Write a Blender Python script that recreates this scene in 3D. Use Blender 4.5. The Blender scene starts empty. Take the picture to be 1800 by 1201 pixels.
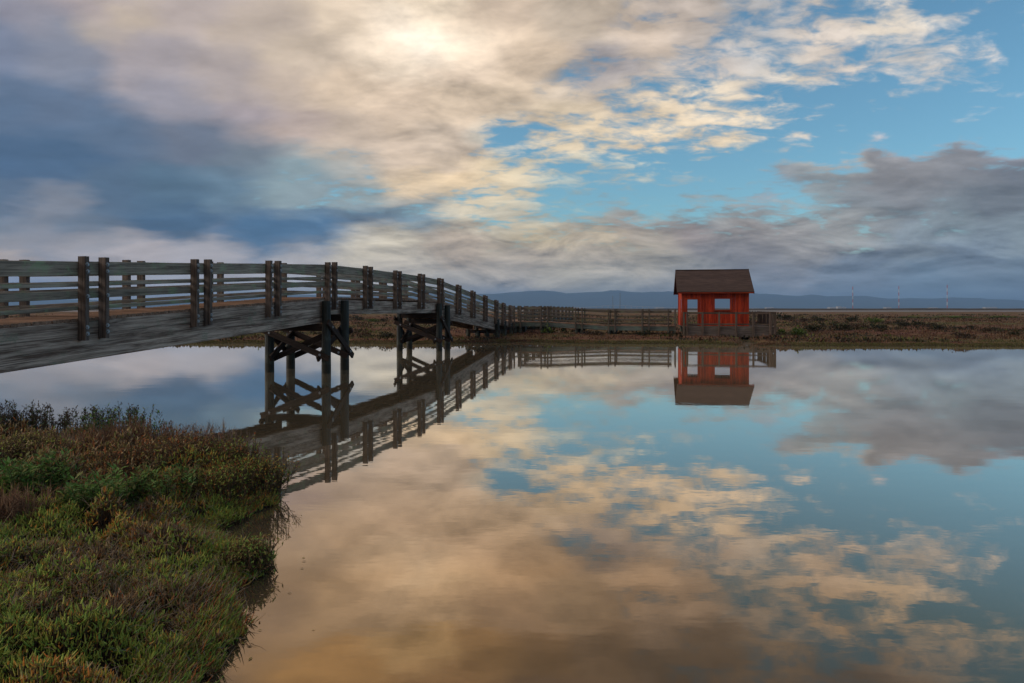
import bpy, bmesh, math, random
import numpy as np
from mathutils import Vector, Matrix, noise as mnoise

# ------------------------------------------------------------------ camera, sky, sun, exposure
scn = bpy.context.scene
COL = scn.collection
R = math.radians
CH = 2.25                      # camera height above the water
cam = bpy.data.cameras.new('camera')
cam.lens = 24.0; cam.sensor_width = 36.0
cam.shift_y = -58.5 / 1800.0
cam.clip_start = 0.1; cam.clip_end = 60000.0
cam_ob = bpy.data.objects.new('camera', cam)
cam_ob.location = (0, 0, CH); cam_ob.rotation_euler = (R(90), 0, 0)
COL.objects.link(cam_ob); scn.camera = cam_ob

vs = scn.view_settings
vs.view_transform = 'Standard'; vs.look = 'None'; vs.gamma = 1.0
vs.use_curve_mapping = False; vs.exposure = 0.35
cy = scn.cycles
cy.use_denoising = True
try: cy.denoiser = 'OPENIMAGEDENOISE'
except Exception: pass
cy.max_bounces = 6; cy.diffuse_bounces = 3; cy.glossy_bounces = 3; cy.transparent_max_bounces = 6
cy.volume_bounces = 0; cy.caustics_reflective = False; cy.caustics_refractive = False

SUN_AZ, SUN_EL = -92.0, 27.0    # degrees right of the view axis, above the horizon
sun = bpy.data.lights.new('sun', 'SUN')
sun.energy = 1.5; sun.angle = R(32); sun.color = (1.0, 0.88, 0.74)
sun_ob = bpy.data.objects.new('sun', sun)
sd = Vector((math.sin(R(SUN_AZ)) * math.cos(R(SUN_EL)), math.cos(R(SUN_AZ)) * math.cos(R(SUN_EL)), math.sin(R(SUN_EL))))
sun_ob.rotation_euler = (-sd).to_track_quat('-Z', 'Y').to_euler()
sun_ob.location = (0, 0, 60); COL.objects.link(sun_ob)

def lin(c):
    out = []
    for v in c[:3]:
        v /= 255.0
        out.append(v / 12.92 if v <= 0.04045 else ((v + 0.055) / 1.055) ** 2.4)
    return tuple(out)

class G:
    """small helper that writes shader node expressions"""
    def __init__(s, nt): s.nt = nt
    def new(s, t, **kw):
        n = s.nt.nodes.new(t)
        for k, v in kw.items(): setattr(n, k, v)
        return n
    def put(s, sock, v):
        if isinstance(v, bpy.types.NodeSocket): s.nt.links.new(v, sock)
        elif v is not None: sock.default_value = v
    def m(s, op, a, b=None, c=None, clamp=False):
        n = s.new('ShaderNodeMath', operation=op, use_clamp=clamp)
        for i, v in enumerate((a, b, c)):
            if v is not None: s.put(n.inputs[i], v)
        return n.outputs[0]
    def vm(s, op, a, b=None, scale=None):
        n = s.new('ShaderNodeVectorMath', operation=op)
        s.put(n.inputs[0], a)
        if b is not None: s.put(n.inputs[1], b)
        if scale is not None: s.put(n.inputs['Scale'], scale)
        return n.outputs['Value'] if op in ('LENGTH', 'DOT_PRODUCT', 'DISTANCE') else n.outputs['Vector']
    def sep(s, v):
        n = s.new('ShaderNodeSeparateXYZ'); s.put(n.inputs[0], v); return n.outputs
    def comb(s, x, y, z):
        n = s.new('ShaderNodeCombineXYZ')
        for i, v in enumerate((x, y, z)): s.put(n.inputs[i], v)
        return n.outputs[0]
    def noise(s, vec, scale, detail=4, rough=0.55, dist=0.0, color=False, lac=2.0):
        n = s.new('ShaderNodeTexNoise'); n.noise_dimensions = '3D'
        s.put(n.inputs['Vector'], vec); s.put(n.inputs['Scale'], scale); s.put(n.inputs['Detail'], detail)
        s.put(n.inputs['Roughness'], rough); s.put(n.inputs['Distortion'], dist); s.put(n.inputs['Lacunarity'], lac)
        return n.outputs['Color'] if color else n.outputs['Fac']
    def mapping(s, vec, loc=(0, 0, 0), rot=(0, 0, 0), scale=(1, 1, 1)):
        n = s.new('ShaderNodeMapping'); s.put(n.inputs['Vector'], vec)
        n.inputs['Location'].default_value = loc; n.inputs['Rotation'].default_value = rot; n.inputs['Scale'].default_value = scale
        return n.outputs[0]
    def ramp(s, fac, stops, interp='LINEAR'):
        n = s.new('ShaderNodeValToRGB'); s.put(n.inputs[0], fac)
        cr = n.color_ramp; cr.interpolation = interp
        while len(cr.elements) < len(stops): cr.elements.new(0.5)
        for e, (p, c) in zip(cr.elements, stops):
            e.position = p; e.color = tuple(c) if len(c) == 4 else (*c, 1.0)
        return n.outputs
    def mix(s, fac, a, b, blend='MIX'):
        n = s.new('ShaderNodeMix', data_type='RGBA', blend_type=blend)
        s.put(n.inputs[0], fac)
        for i, v in ((6, a), (7, b)):
            if isinstance(v, tuple) and len(v) == 3: v = (*v, 1.0)
            s.put(n.inputs[i], v)
        return n.outputs[2]
    def smooth(s, v, a, b, lo=0.0, hi=1.0):
        n = s.new('ShaderNodeMapRange', interpolation_type='SMOOTHSTEP')
        s.put(n.inputs[0], v); s.put(n.inputs[1], a); s.put(n.inputs[2], b); s.put(n.inputs[3], lo); s.put(n.inputs[4], hi)
        return n.outputs[0]

# Where the cloud is and what light it carries: (bearing and height given as seen over a 1200-long base line
# from 900 / 542), cover 0..1, colour.  Interpolated to a table over bearing and elevation.
SKY_POINTS = [
 (-300,-150,1,150,150,165),(0,-150,1,168,160,165),(300,-150,1,180,165,155),(600,-110,1,240,205,155),(740,-60,1,240,215,175),(600,-150,1,225,190,140),(760,-150,1,205,175,140),(950,-150,1,140,125,115),(950,-60,1,158,138,116),(1200,-150,0.85,140,130,125),(1500,-150,0.6,130,128,135),(1800,-150,0.3,150,160,175),(2100,-150,0.2,150,160,175),
 (-300,0,1,125,132,156),(0,0,1,142,142,160),(150,0,1,172,162,170),(230,40,1,192,178,168),(0,100,1,120,130,156),(120,100,1,132,138,158),(250,100,1,165,158,166),(330,20,1,182,170,170),(450,50,1,190,176,168),(520,100,1,206,190,176),(620,40,1,232,214,196),(700,40,1,254,238,222),(750,75,1,258,246,234),(690,90,1,250,232,214),(800,75,1,250,234,216),(780,30,1,250,232,212),(850,40,1,226,206,188),(820,110,1,228,208,190),(900,10,1,198,180,165),(850,-60,1,190,164,130),(1200,-60,0.9,134,125,121),(1050,-60,1,146,132,120),
 (-300,200,1,84,105,139),(0,200,1,92,113,144),(120,180,1,97,115,144),(0,280,1,73,99,133),(100,280,1,75,101,134),(200,230,1,91,111,140),(300,180,1,150,148,162),(350,250,1,107,118,140),(400,150,1,172,162,164),(500,160,1,196,180,170),(450,205,1,166,157,166),(520,230,1,186,170,166),(600,150,1,216,196,177),(700,190,1,214,194,176),(600,250,1,198,181,168),(700,275,1,205,187,172),(780,250,1,204,187,172),(800,180,1,220,200,180),
 (-300,360,1,88,109,137),(0,350,1,89,109,137),(90,368,1,128,134,150),(200,340,1,83,106,134),(300,330,1,83,109,135),(400,320,1,100,126,150),(430,280,1,112,124,140),(510,312,0.9,138,158,170),(560,330,0.9,140,158,170),(620,300,0.9,170,172,172),(640,350,0.85,150,165,172),(720,320,0.95,222,200,172),(820,328,0.95,232,207,174),(880,320,0.8,222,205,178),(650,383,1,84,112,142),(740,375,0.9,112,138,158),(800,365,0.75,205,196,178),(860,350,0.7,208,200,180),
 (0,410,1,122,134,154),(50,432,1,146,148,162),(0,450,1,196,180,172),(150,440,1,172,168,176),(250,450,1,185,178,184),(150,405,1,100,117,140),(300,400,1,72,101,134),(450,425,1,72,108,146),(560,418,1,76,112,150),(400,455,1,180,176,184),(540,460,1,190,186,190),(620,440,1,214,205,190),(680,422,1,205,196,180),(700,470,1,199,190,178),(800,430,1,176,162,148),(760,505,1,182,176,169),(700,515,1,191,186,185),(300,490,1,188,188,202),(0,500,1,150,165,200),(500,500,1,190,190,200),
 (950,100,1,216,196,177),(1000,40,1,190,176,163),(1070,130,0.85,166,161,166),(1150,70,0.95,204,188,176),(1200,30,0.85,194,182,176),(1230,110,0.7,190,182,180),(1300,40,0.62,186,186,192),(1330,100,0.5,190,188,190),(1450,50,0.62,206,196,190),(1450,110,0.66,206,196,190),(1560,30,0.62,214,204,194),(1700,20,0.35,206,200,196),(1600,85,0.55,204,200,200),(1700,95,0.55,204,202,204),(1760,60,0.12,200,200,205),(1780,150,0.05,200,200,205),(1500,180,0.18,200,196,192),(1700,200,0.05,180,190,200),(2100,100,0.1,190,190,200),(2100,250,0.2,170,170,185),
 (900,180,1,215,196,176),(1000,170,0.92,200,186,172),(1000,210,0.85,222,204,180),(900,240,0.36,190,190,185),(1000,245,0.62,224,207,182),(1120,170,0.55,206,192,176),(1160,195,0.68,226,208,184),(1130,235,0.6,224,206,182),(1240,175,0.62,222,208,190),(1280,215,0.6,224,208,188),(1250,255,0.58,224,206,182),(1350,200,0.5,218,206,190),(1400,170,0.35,214,204,192),(1400,235,0.25,210,200,190),(1450,270,0.02,190,190,190),(1600,240,0.02,180,180,190),(1780,250,0.05,165,165,180),
 (950,290,0.6,214,204,184),(1050,300,0.52,196,198,190),(1180,295,0.25,190,196,190),(1300,290,0.05,180,190,190),(900,380,0.7,190,185,172),(1000,340,0.42,150,172,180),(1050,345,0.5,142,160,170),(1000,372,0.15,150,190,200),(1200,330,0.3,150,165,175),(1150,368,0.1,150,180,190),(1260,366,0.5,146,160,168),(1360,330,0.42,146,152,165),(1400,355,0.4,146,165,175),
 (1430,315,0.92,134,142,150),(1560,300,1,133,134,141),(1700,285,0.97,127,130,139),(1800,300,1,112,119,132),(1750,345,1,108,116,127),(1600,345,1,125,128,136),(1530,370,0.97,133,140,149),(1650,385,0.92,131,144,155),(2100,330,1,112,119,130),(2100,430,1,118,133,152),
 (930,400,0.95,192,180,158),(1000,395,0.95,174,160,148),(1100,395,1,154,143,137),(1200,405,1,143,133,133),(1300,400,0.95,150,144,143),(1400,395,0.95,154,151,152),(1500,400,0.9,154,156,158),(960,413,0.85,224,205,167),(1060,420,0.9,204,189,164),(1150,430,0.95,176,166,152),(950,445,1,174,163,152),(1050,450,1,178,168,156),(1150,460,1,180,173,162),(1300,440,1,132,130,135),(1400,440,1,145,143,145),(1600,420,1,134,146,159),(1780,420,1,134,148,161),(1700,455,1,117,132,151),(900,490,1,186,177,167),(1000,485,1,186,179,166),(1050,505,1,174,173,169),(1200,490,1,163,162,162),(1380,480,1,139,142,154),(1500,490,1,116,129,148),(1650,500,1,106,126,148),(1780,500,1,112,130,150),(900,530,1,166,171,182),(1300,530,1,145,154,171),(1700,530,1,114,138,161),(0,540,1,160,170,195),(450,540,1,175,180,195)]
NR, NC = 30, 61
def sky_table():
    P = np.array(SKY_POINTS, float)
    col = np.array([lin(p[3:6]) for p in SKY_POINTS])
    val = np.concatenate([col, P[:, 2:3]], 1)
    sa = np.linspace(-0.74, 0.74, NC)                       # sine of the bearing
    els = np.concatenate([np.linspace(0, R(12), 17), np.linspace(R(13.2), R(30), NR - 17)])
    T = np.zeros((NR, NC, 4))
    for i, e in enumerate(els):
        for j, s in enumerate(sa):
            tx = s / math.sqrt(1 - s * s)
            x = 900 + 1200 * tx; y = 542 - 1200 * math.tan(e) * math.sqrt(1 + tx * tx)
            d2 = ((P[:, 0] - x) / 1.7) ** 2 + (P[:, 1] - y) ** 2
            w = np.exp(-d2 / (2 * 16.0 ** 2)) + 2e-3 / (1 + (d2 / 40.0 ** 2) ** 2)
            T[i, j] = (w[:, None] * val).sum(0) / w.sum()
    return sa, els, T

def sky_row(i, T):
    """one elevation row of the table as a small node group: bearing in, colour and cover out"""
    ng = bpy.data.node_groups.new('sky_row', 'ShaderNodeTree')
    ng.interface.new_socket('U', in_out='INPUT', socket_type='NodeSocketFloat')
    ng.interface.new_socket('Color', in_out='OUTPUT', socket_type='NodeSocketColor')
    ng.interface.new_socket('Cover', in_out='OUTPUT', socket_type='NodeSocketFloat')
    g = G(ng); gi = g.new('NodeGroupInput'); go = g.new('NodeGroupOutput'); u = gi.outputs[0]; H2 = (NC - 1) // 2
    oa = g.ramp(g.m('MULTIPLY', u, 2.0, clamp=True), [(j / H2, tuple(T[i, j])) for j in range(H2 + 1)])
    ob = g.ramp(g.m('SUBTRACT', g.m('MULTIPLY', u, 2.0), 1.0, clamp=True), [(j / H2, tuple(T[i, j + H2])) for j in range(H2 + 1)])
    half = g.m('GREATER_THAN', u, 0.5)
    ng.links.new(g.mix(half, oa[0], ob[0]), go.inputs[0])
    ng.links.new(g.m('ADD', g.m('MULTIPLY', oa[1], g.m('SUBTRACT', 1.0, half)), g.m('MULTIPLY', ob[1], half)), go.inputs[1])
    return ng

def build_sky():
    sas, els, T = sky_table()
    T[..., :3] *= np.array(CLOUD_GAIN)
    rows = [sky_row(i, T) for i in range(NR)]
    w = bpy.data.worlds.new('World'); w.use_nodes = True
    nt = w.node_tree; nt.nodes.clear(); g = G(nt)
    d = g.new('ShaderNodeTexCoord').outputs['Generated']
    x, y, z = g.sep(d)
    zc = g.m('MAXIMUM', z, 0.0)
    hor = g.m('SQRT', g.m('ADD', g.m('ADD', g.m('MULTIPLY', x, x), g.m('MULTIPLY', y, y)), 1e-6))
    sa = g.m('DIVIDE', x, hor)
    el = g.m('ARCTAN2', zc, hor)
    k = g.m('DIVIDE', 1.0, g.m('ADD', zc, 0.20))
    pl = g.comb(g.m('MULTIPLY', x, k), g.m('MULTIPLY', y, k), 0.0)    # point on a flat cloud layer
    up = g.vm('SCALE', pl, scale=0.955)                                # a little nearer the zenith: where the light comes from
    # low cumulus lumps, in bearing and elevation
    def lumps(e): return g.noise(g.comb(g.m('MULTIPLY', sa, 9.0), g.m('MULTIPLY', e, 27.0), g.m('MULTIPLY', y, 1.5)), 1.0, 9, 0.60, 0.55)
    l0 = lumps(el); l1 = lumps(g.m('ADD', el, 0.012))
    lowk = g.smooth(el, 0.05, 0.23, 1.0, 0.06)
    lumpc = g.m('MULTIPLY', g.m('SUBTRACT', l0, 0.5), lowk)
    relief_low = g.m('MULTIPLY', g.m('SUBTRACT', l0, l1), lowk)
    # warp of the layout so that cloud edges break up
    wr, wg, wb = g.sep(g.noise(g.mapping(pl, scale=(0.8, 1.25, 1)), 3.4, 6, 0.58, color=True))
    quiet = g.smooth(sa, -0.36, -0.12, 0.42, 1.0)                      # the veil on the left is smooth
    sa2 = g.m('ADD', sa, g.m('MULTIPLY', g.m('SUBTRACT', wr, 0.5), 0.075))
    el2 = g.m('ADD', el, g.m('MULTIPLY', g.m('SUBTRACT', wg, 0.5), g.m('ADD', 0.012, g.m('MULTIPLY', el, 0.16))))
    el2 = g.m('ADD', el2, g.m('MULTIPLY', lumpc, 0.052))
    sa2 = g.m('ADD', sa2, g.m('MULTIPLY', lumpc, 0.06))
    u = g.m('DIVIDE', g.m('SUBTRACT', sa2, float(sas[0])), float(sas[-1] - sas[0]), clamp=True)
    colr = alph = None
    for i in range(NR):
        n = g.new('ShaderNodeGroup'); n.node_tree = rows[i]; nt.links.new(u, n.inputs[0]); o = n.outputs
        if colr is None: colr, alph = o[0], o[1]
        else:
            f = g.smooth(el2, float(els[i - 1]), float(els[i]))
            colr = g.mix(f, colr, o[0])
            alph = g.m('ADD', g.m('MULTIPLY', alph, g.m('SUBTRACT', 1.0, f)), g.m('MULTIPLY', o[1], f))
    def broad(p): return g.noise(g.mapping(p, rot=(0, 0, R(24)), scale=(0.9, 1.15, 1)), 4.8, 9, 0.58, 0.45)
    def ripple(p): return g.noise(g.mapping(p, loc=(3, 1, 5), rot=(0, 0, R(16)), scale=(0.9, 1.25, 1)), 11.0, 7, 0.58, 0.35)
    n1, n1u = broad(pl), broad(up)
    n2, n2u = ripple(pl), ripple(up)
    n3 = g.noise(g.mapping(pl, loc=(7, 4, 2), scale=(1, 1.3, 1)), 1.9, 6, 0.55)
    dn = g.m('ADD', g.m('MULTIPLY', g.m('SUBTRACT', n1, 0.5), 1.35), g.m('MULTIPLY', g.m('SUBTRACT', n2, 0.5), 1.9))
    cover = g.smooth(g.m('ADD', alph, dn), 0.24, 0.86)
    cover = g.m('MAXIMUM', cover, g.smooth(alph, 0.86, 0.99))
    # light and shade of the cloud: thickness, and relief towards the light overhead
    sh = g.m('ADD', g.m('MULTIPLY', g.m('SUBTRACT', n1, 0.5), 0.36), g.m('MULTIPLY', g.m('SUBTRACT', n3, 0.5), g.smooth(el, 0.2, 0.45, 0.6, 1.5)))
    sh = g.m('ADD', sh, g.m('MULTIPLY', g.m('SUBTRACT', n1, n1u), 0.95))
    sh = g.m('ADD', sh, g.m('MULTIPLY', g.m('SUBTRACT', n2, n2u), 0.42))
    sh = g.m('MULTIPLY', sh, g.m('MULTIPLY', quiet, g.smooth(el, 0.0, 0.30, 0.35, 1.0)))
    low = g.m('ADD', g.m('MULTIPLY', lumpc, 0.55), g.m('MULTIPLY', relief_low, 1.9))
    sh = g.m('ADD', 1.0, g.m('ADD', sh, g.m('MULTIPLY', low, quiet)))
    cloud = g.vm('SCALE', colr, scale=g.m('MULTIPLY', g.m('MAXIMUM', sh, 0.25), 10.0))
    sky = g.new('ShaderNodeTexSky', sky_type='NISHITA')
    sky.sun_disc = False; sky.sun_elevation = R(SUN_EL); sky.sun_rotation = R(SUN_AZ)
    sky.altitude = 0; sky.air_density = 1.0; sky.dust_density = 0.6; sky.ozone_density = 2.0
    clear = g.mix(1.0, sky.outputs[0], SKYTINT, 'MULTIPLY')
    allc = g.mix(cover, clear, cloud)
    bg = g.new('ShaderNodeBackground'); g.put(bg.inputs[0], allc); bg.inputs[1].default_value = 0.1
    out = g.new('ShaderNodeOutputWorld'); nt.links.new(bg.outputs[0], out.inputs[0])
    w.cycles.sampling_method = 'MANUAL'; w.cycles.sample_map_resolution = 512
    scn.world = w
SKYTINT = (0.72, 1.04, 1.02)
CLOUD_GAIN = (0.87, 0.85, 0.79)
build_sky()

# ------------------------------------------------------------------ materials
def material(name, fn):
    m = bpy.data.materials.new(name); m.use_nodes = True
    nt = m.node_tree; nt.nodes.clear(); g = G(nt)
    out = g.new('ShaderNodeOutputMaterial')
    sh = fn(g)
    nt.links.new(sh, out.inputs['Surface'])
    return m

def principled(g, col, rough=0.8, bump=None, bdist=0.01, bstr=0.5, spec=0.3, metal=0.0):
    n = g.new('ShaderNodeBsdfPrincipled')
    if isinstance(col, tuple): col = (*col, 1.0)
    g.put(n.inputs['Base Color'], col); g.put(n.inputs['Roughness'], rough)
    n.inputs['Specular IOR Level'].default_value = spec; n.inputs['Metallic'].default_value = metal
    if bump is not None:
        b = g.new('ShaderNodeBump'); b.inputs['Strength'].default_value = bstr; b.inputs['Distance'].default_value = bdist
        g.put(b.inputs['Height'], bump); g.nt.links.new(b.outputs[0], n.inputs['Normal'])
    return n.outputs[0]

def wood(dark, light, grain=1.0, moss=None, moss_amt=0.0, rough=0.85, var=0.35, crack=0.5, rim=None):
    """weathered timber, grain along local X, every piece its own tone"""
    def fn(g):
        oc = g.new('ShaderNodeTexCoord').outputs['Object']
        oi = g.new('ShaderNodeObjectInfo')
        rnd = oi.outputs['Random']
        off = g.vm('ADD', oc, g.comb(g.m('MULTIPLY', rnd, 37.0), g.m('MULTIPLY', rnd, 91.0), g.m('MULTIPLY', rnd, 53.0)))
        st = g.mapping(off, scale=(0.55 * grain, 9 * grain, 9 * grain))
        n1 = g.noise(st, 1.6, 8, 0.65, 0.6)
        n2 = g.noise(g.mapping(off, scale=(0.35, 26, 26)), 2.2, 5, 0.6, 0.3)
        n3 = g.noise(off, 1.3, 5, 0.6)
        f = g.m('ADD', g.m('MULTIPLY', n1, 0.75), g.m('MULTIPLY', n2, 0.45))
        f = g.smooth(f, 0.46, 0.76)
        f = g.m('ADD', f, g.m('MULTIPLY', g.m('SUBTRACT', n3, 0.5), 0.7), clamp=True)
        c = g.mix(f, dark, light)
        ck = g.smooth(n2, 0.30, 0.40)
        c = g.mix(g.m('MULTIPLY', g.m('SUBTRACT', 1.0, ck), crack), c, tuple(v * 0.25 for v in dark))
        if moss is not None:
            mn = g.noise(off, 2.1, 7, 0.62, 0.4); mf = g.noise(off, 34, 4, 0.7)
            mk = g.smooth(g.m('ADD', mn, g.m('MULTIPLY', g.m('SUBTRACT', mf, 0.5), 0.5)), 0.56 - 0.14 * moss_amt, 0.74 - 0.10 * moss_amt)
            c = g.mix(g.m('MULTIPLY', mk, 0.62), c, moss)
        if rim:                                            # algae and silt up to the tide line
            zz = g.sep(g.new('ShaderNodeNewGeometry').outputs['Position'])[2]
            zz = g.m('ADD', zz, g.m('MULTIPLY', g.m('SUBTRACT', n3, 0.5), 0.35))
            c = g.mix(g.m('MULTIPLY', g.smooth(zz, 0.42, 0.30), 0.85), c, (.020, .019, .012))
            c = g.mix(g.m('MULTIPLY', g.m('MULTIPLY', g.smooth(zz, 0.30, 0.42), g.smooth(zz, 0.75, 0.50)), 0.35), c, (.085, .095, .070))
        tone = g.m('ADD', 1.0 - var / 2, g.m('MULTIPLY', rnd, var))
        c = g.vm('SCALE', c, scale=tone)
        return principled(g, c, rough, g.m('ADD', n2, g.m('MULTIPLY', n1, 0.6)), 0.006, 0.7)
    return fn

M = {}
M['girder'] = material('weathered_girder_timber', wood((.120, .076, .056), (.58, .445, .36), 0.8, (.17, .22, .15), 0.05, crack=.7))
M['rail'] = material('lichened_rail_timber', wood((.165, .130, .100), (.440, .365, .290), 1.2, (.290, .400, .220), 0.42))
M['post'] = material('brown_post_timber', wood((.055, .041, .036), (.175, .135, .115), 1.2, None, 0, crack=.6))
M['plank'] = material('worn_deck_plank', wood((.15, .085, .056), (.33, .205, .142), 1.0, (.10, .10, .06), 0.0, var=.45))
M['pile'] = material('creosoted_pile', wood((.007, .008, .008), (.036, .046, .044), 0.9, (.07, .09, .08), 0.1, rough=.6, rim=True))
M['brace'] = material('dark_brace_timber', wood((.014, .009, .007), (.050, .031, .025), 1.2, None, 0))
M['walk'] = material('boardwalk_timber', wood((.050, .038, .032), (.150, .122, .105), 1.2, (.11, .16, .10), 0.4))
M['walkrail'] = material('boardwalk_rail_timber', wood((.070, .056, .046), (.165, .140, .118), 1.2, (.13, .17, .10), 0.5))
M['stringer'] = material('greenish_stringer_timber', wood((.060, .075, .075), (.165, .190, .180), 1.2, (.12, .2, .17), 0.6))
M['hutwood'] = material('platform_timber', wood((.055, .036, .029), (.150, .112, .092), 1.2, (.10, .11, .07), 0.2))
M['skirt'] = material('platform_skirt_board', wood((.075, .060, .055), (.165, .138, .125), 1.2, (.10, .11, .07), 0.2))
M['red'] = material('faded_red_wall_board', wood((.180, .014, .005), (.54, .054, .012), 0.9, None, 0, var=.55, crack=.75))
M['redtrim'] = material('orange_red_trim_board', wood((.20, .020, .007), (.42, .056, .016), 0.9, None, 0, var=.35, crack=.5))
M['roof'] = material('brown_shingle', wood((.040, .025, .022), (.090, .058, .050), 1.4, None, 0, var=.25, crack=.4))
M['bolt'] = material('galvanised_bolt', lambda g: principled(g, (.30, .33, .36), 0.45, spec=.5, metal=.7))

def water_fn(g):
    pos = g.new('ShaderNodeNewGeometry').outputs['Position']
    w1 = g.noise(g.mapping(pos, scale=(1.0, 2.2, 1)), 1.1, 3, 0.5)
    w2 = g.noise(g.mapping(pos, loc=(4, 2, 0), scale=(1.0, 1.6, 1)), 7.0, 2, 0.5)
    hgt = g.m('ADD', g.m('MULTIPLY', w1, 0.7), g.m('MULTIPLY', w2, 0.10))
    bp = g.new('ShaderNodeBump'); bp.inputs['Strength'].default_value = 1.0; bp.inputs['Distance'].default_value = 0.0013
    g.put(bp.inputs['Height'], hgt)
    lw = g.new('ShaderNodeLayerWeight'); lw.inputs['Blend'].default_value = 0.5
    tint = g.ramp(lw.outputs['Facing'], [(0.0, (.10, .08, .06)), (.50, (.20, .155, .115)), (.64, (.42, .32, .225)), (.76, (.62, .55, .48)), (.88, (.84, .81, .77)), (1.0, (.96, .96, .96))])[0]
    gl = g.new('ShaderNodeBsdfGlossy'); g.put(gl.inputs['Color'], tint); gl.inputs['Roughness'].default_value = 0.010
    g.nt.links.new(bp.outputs[0], gl.inputs['Normal'])
    mud = g.noise(pos, 0.35, 4, 0.5)
    df = g.new('ShaderNodeBsdfDiffuse'); g.put(df.inputs['Color'], g.mix(mud, (.034, .028, .018), (.052, .042, .028)))
    ad = g.new('ShaderNodeAddShader')
    g.nt.links.new(gl.outputs[0], ad.inputs[0]); g.nt.links.new(df.outputs[0], ad.inputs[1])
    return ad.outputs[0]
M['water'] = material('still_brown_water', water_fn)

def marsh_fn(g):
    pos = g.new('ShaderNodeNewGeometry').outputs['Position']
    x, y, z = g.sep(pos)
    flat = g.comb(x, y, 0.0)
    n1 = g.noise(flat, 0.10, 6, 0.6); n2 = g.noise(flat, 0.9, 6, 0.65); n3 = g.noise(g.mapping(flat, loc=(40, 9, 0), scale=(0.35, 1, 1)), 0.05, 4, 0.5)
    n4 = g.noise(flat, 7.0, 4, 0.7)
    c = g.mix(g.smooth(n2, .3, .7), (.095, .043, .029), (.200, .098, .064))
    c = g.mix(g.smooth(n1, .44, .56), c, (.140, .095, .046))
    c = g.mix(g.m('MULTIPLY', g.smooth(n3, .54, .62), .55), c, (.080, .100, .028))
    c = g.mix(g.m('MULTIPLY', g.smooth(n4, .5, .75), .45), c, (.045, .030, .022))
    wet = g.smooth(z, 0.02, 0.16)
    c = g.mix(wet, (.060, .052, .026), c)
    return principled(g, c, 0.95, g.m('ADD', n2, n4), 0.12, 0.8, spec=.1)
M['marsh'] = material('brown_salt_marsh', marsh_fn)
def mud_fn(g):
    pos = g.new('ShaderNodeNewGeometry').outputs['Position']
    n = g.noise(g.mapping(pos, scale=(.3, 1, 1)), 0.02, 6, 0.6)
    return principled(g, g.mix(n, (.13, .115, .108), (.22, .20, .195)), 0.7, spec=.3)
M['mudflat'] = material('pale_mudflat', mud_fn)
M['levee'] = material('levee_soil', lambda g: principled(g, g.mix(g.noise(g.new('ShaderNodeNewGeometry').outputs['Position'], .05, 6), (.035, .030, .024), (.11, .085, .06)), .95, spec=.1))
def soil_fn(g):
    pos = g.new('ShaderNodeNewGeometry').outputs['Position']
    n = g.noise(pos, 9, 6, .65)
    return principled(g, g.mix(n, (.020, .014, .010), (.060, .042, .028)), .95, n, .03, .8, spec=.15)
M['soil'] = material('dark_bank_soil', soil_fn)
def hill_fn(g):
    pos = g.new('ShaderNodeNewGeometry').outputs['Position']
    n = g.noise(pos, .004, 7, .6)
    return principled(g, g.mix(n, (.030, .040, .028), (.085, .080, .055)), .95, spec=.05)
M['hill'] = material('wooded_hillside', hill_fn)
def leaf_fn(rough=.7, trans=.25):
    def fn(g):
        at = g.new('ShaderNodeAttribute'); at.attribute_name = 'tint'
        p = principled(g, at.outputs['Color'], rough, spec=.25)
        if trans:
            t = g.new('ShaderNodeBsdfTranslucent'); g.put(t.inputs['Color'], at.outputs['Color'])
            mx = g.new('ShaderNodeMixShader'); mx.inputs[0].default_value = trans
            g.nt.links.new(p, mx.inputs[1]); g.nt.links.new(t.outputs[0], mx.inputs[2])
            return mx.outputs[0]
        return p
    return fn
M['leaf'] = material('plant_green', leaf_fn())
M['twig'] = material('dry_twig', leaf_fn(.9, 0))

# ------------------------------------------------------------------ object helpers
def link(ob, parent=None):
    COL.objects.link(ob)
    if parent is not None: ob.parent = parent
    return ob
def thing(name, label, cat, loc, group=None):
    e = bpy.data.objects.new(name, None); e.location = loc; e.empty_display_size = .2
    e['label'] = label; e['category'] = cat
    if group: e['group'] = group
    return link(e)
def tag(o, label, cat, group=None):
    o['label'] = label; o['category'] = cat
    if group: o['group'] = group
    return o
def mesh_ob(name, verts, faces, mat, parent=None, smooth=False, tint=None):
    me = bpy.data.meshes.new(name)
    me.from_pydata([tuple(v) for v in verts], [], faces); me.update()
    if smooth: me.polygons.foreach_set('use_smooth', [True] * len(me.polygons))
    me.materials.append(mat)
    return link(bpy.data.objects.new(name, me), parent)
def np_ob(name, V, F, mat, tint=None, parent=None):
    """V (n,3) array, F (m,k) array of equal-size faces, tint (n,3)"""
    me = bpy.data.meshes.new(name); k = F.shape[1]
    me.vertices.add(len(V)); me.vertices.foreach_set('co', np.ascontiguousarray(V, np.float32).ravel())
    me.loops.add(F.size); me.loops.foreach_set('vertex_index', np.ascontiguousarray(F, np.int32).ravel())
    me.polygons.add(len(F)); me.polygons.foreach_set('loop_start', np.arange(0, F.size, k, dtype=np.int32))
    me.polygons.foreach_set('loop_total', np.full(len(F), k, np.int32))
    me.update(calc_edges=True)
    if tint is not None:
        a = me.attributes.new('tint', 'FLOAT_COLOR', 'POINT')
        a.data.foreach_set('color', np.concatenate([tint, np.ones((len(V), 1))], 1).astype(np.float32).ravel())
    me.materials.append(mat)
    return link(bpy.data.objects.new(name, me), parent)

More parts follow.
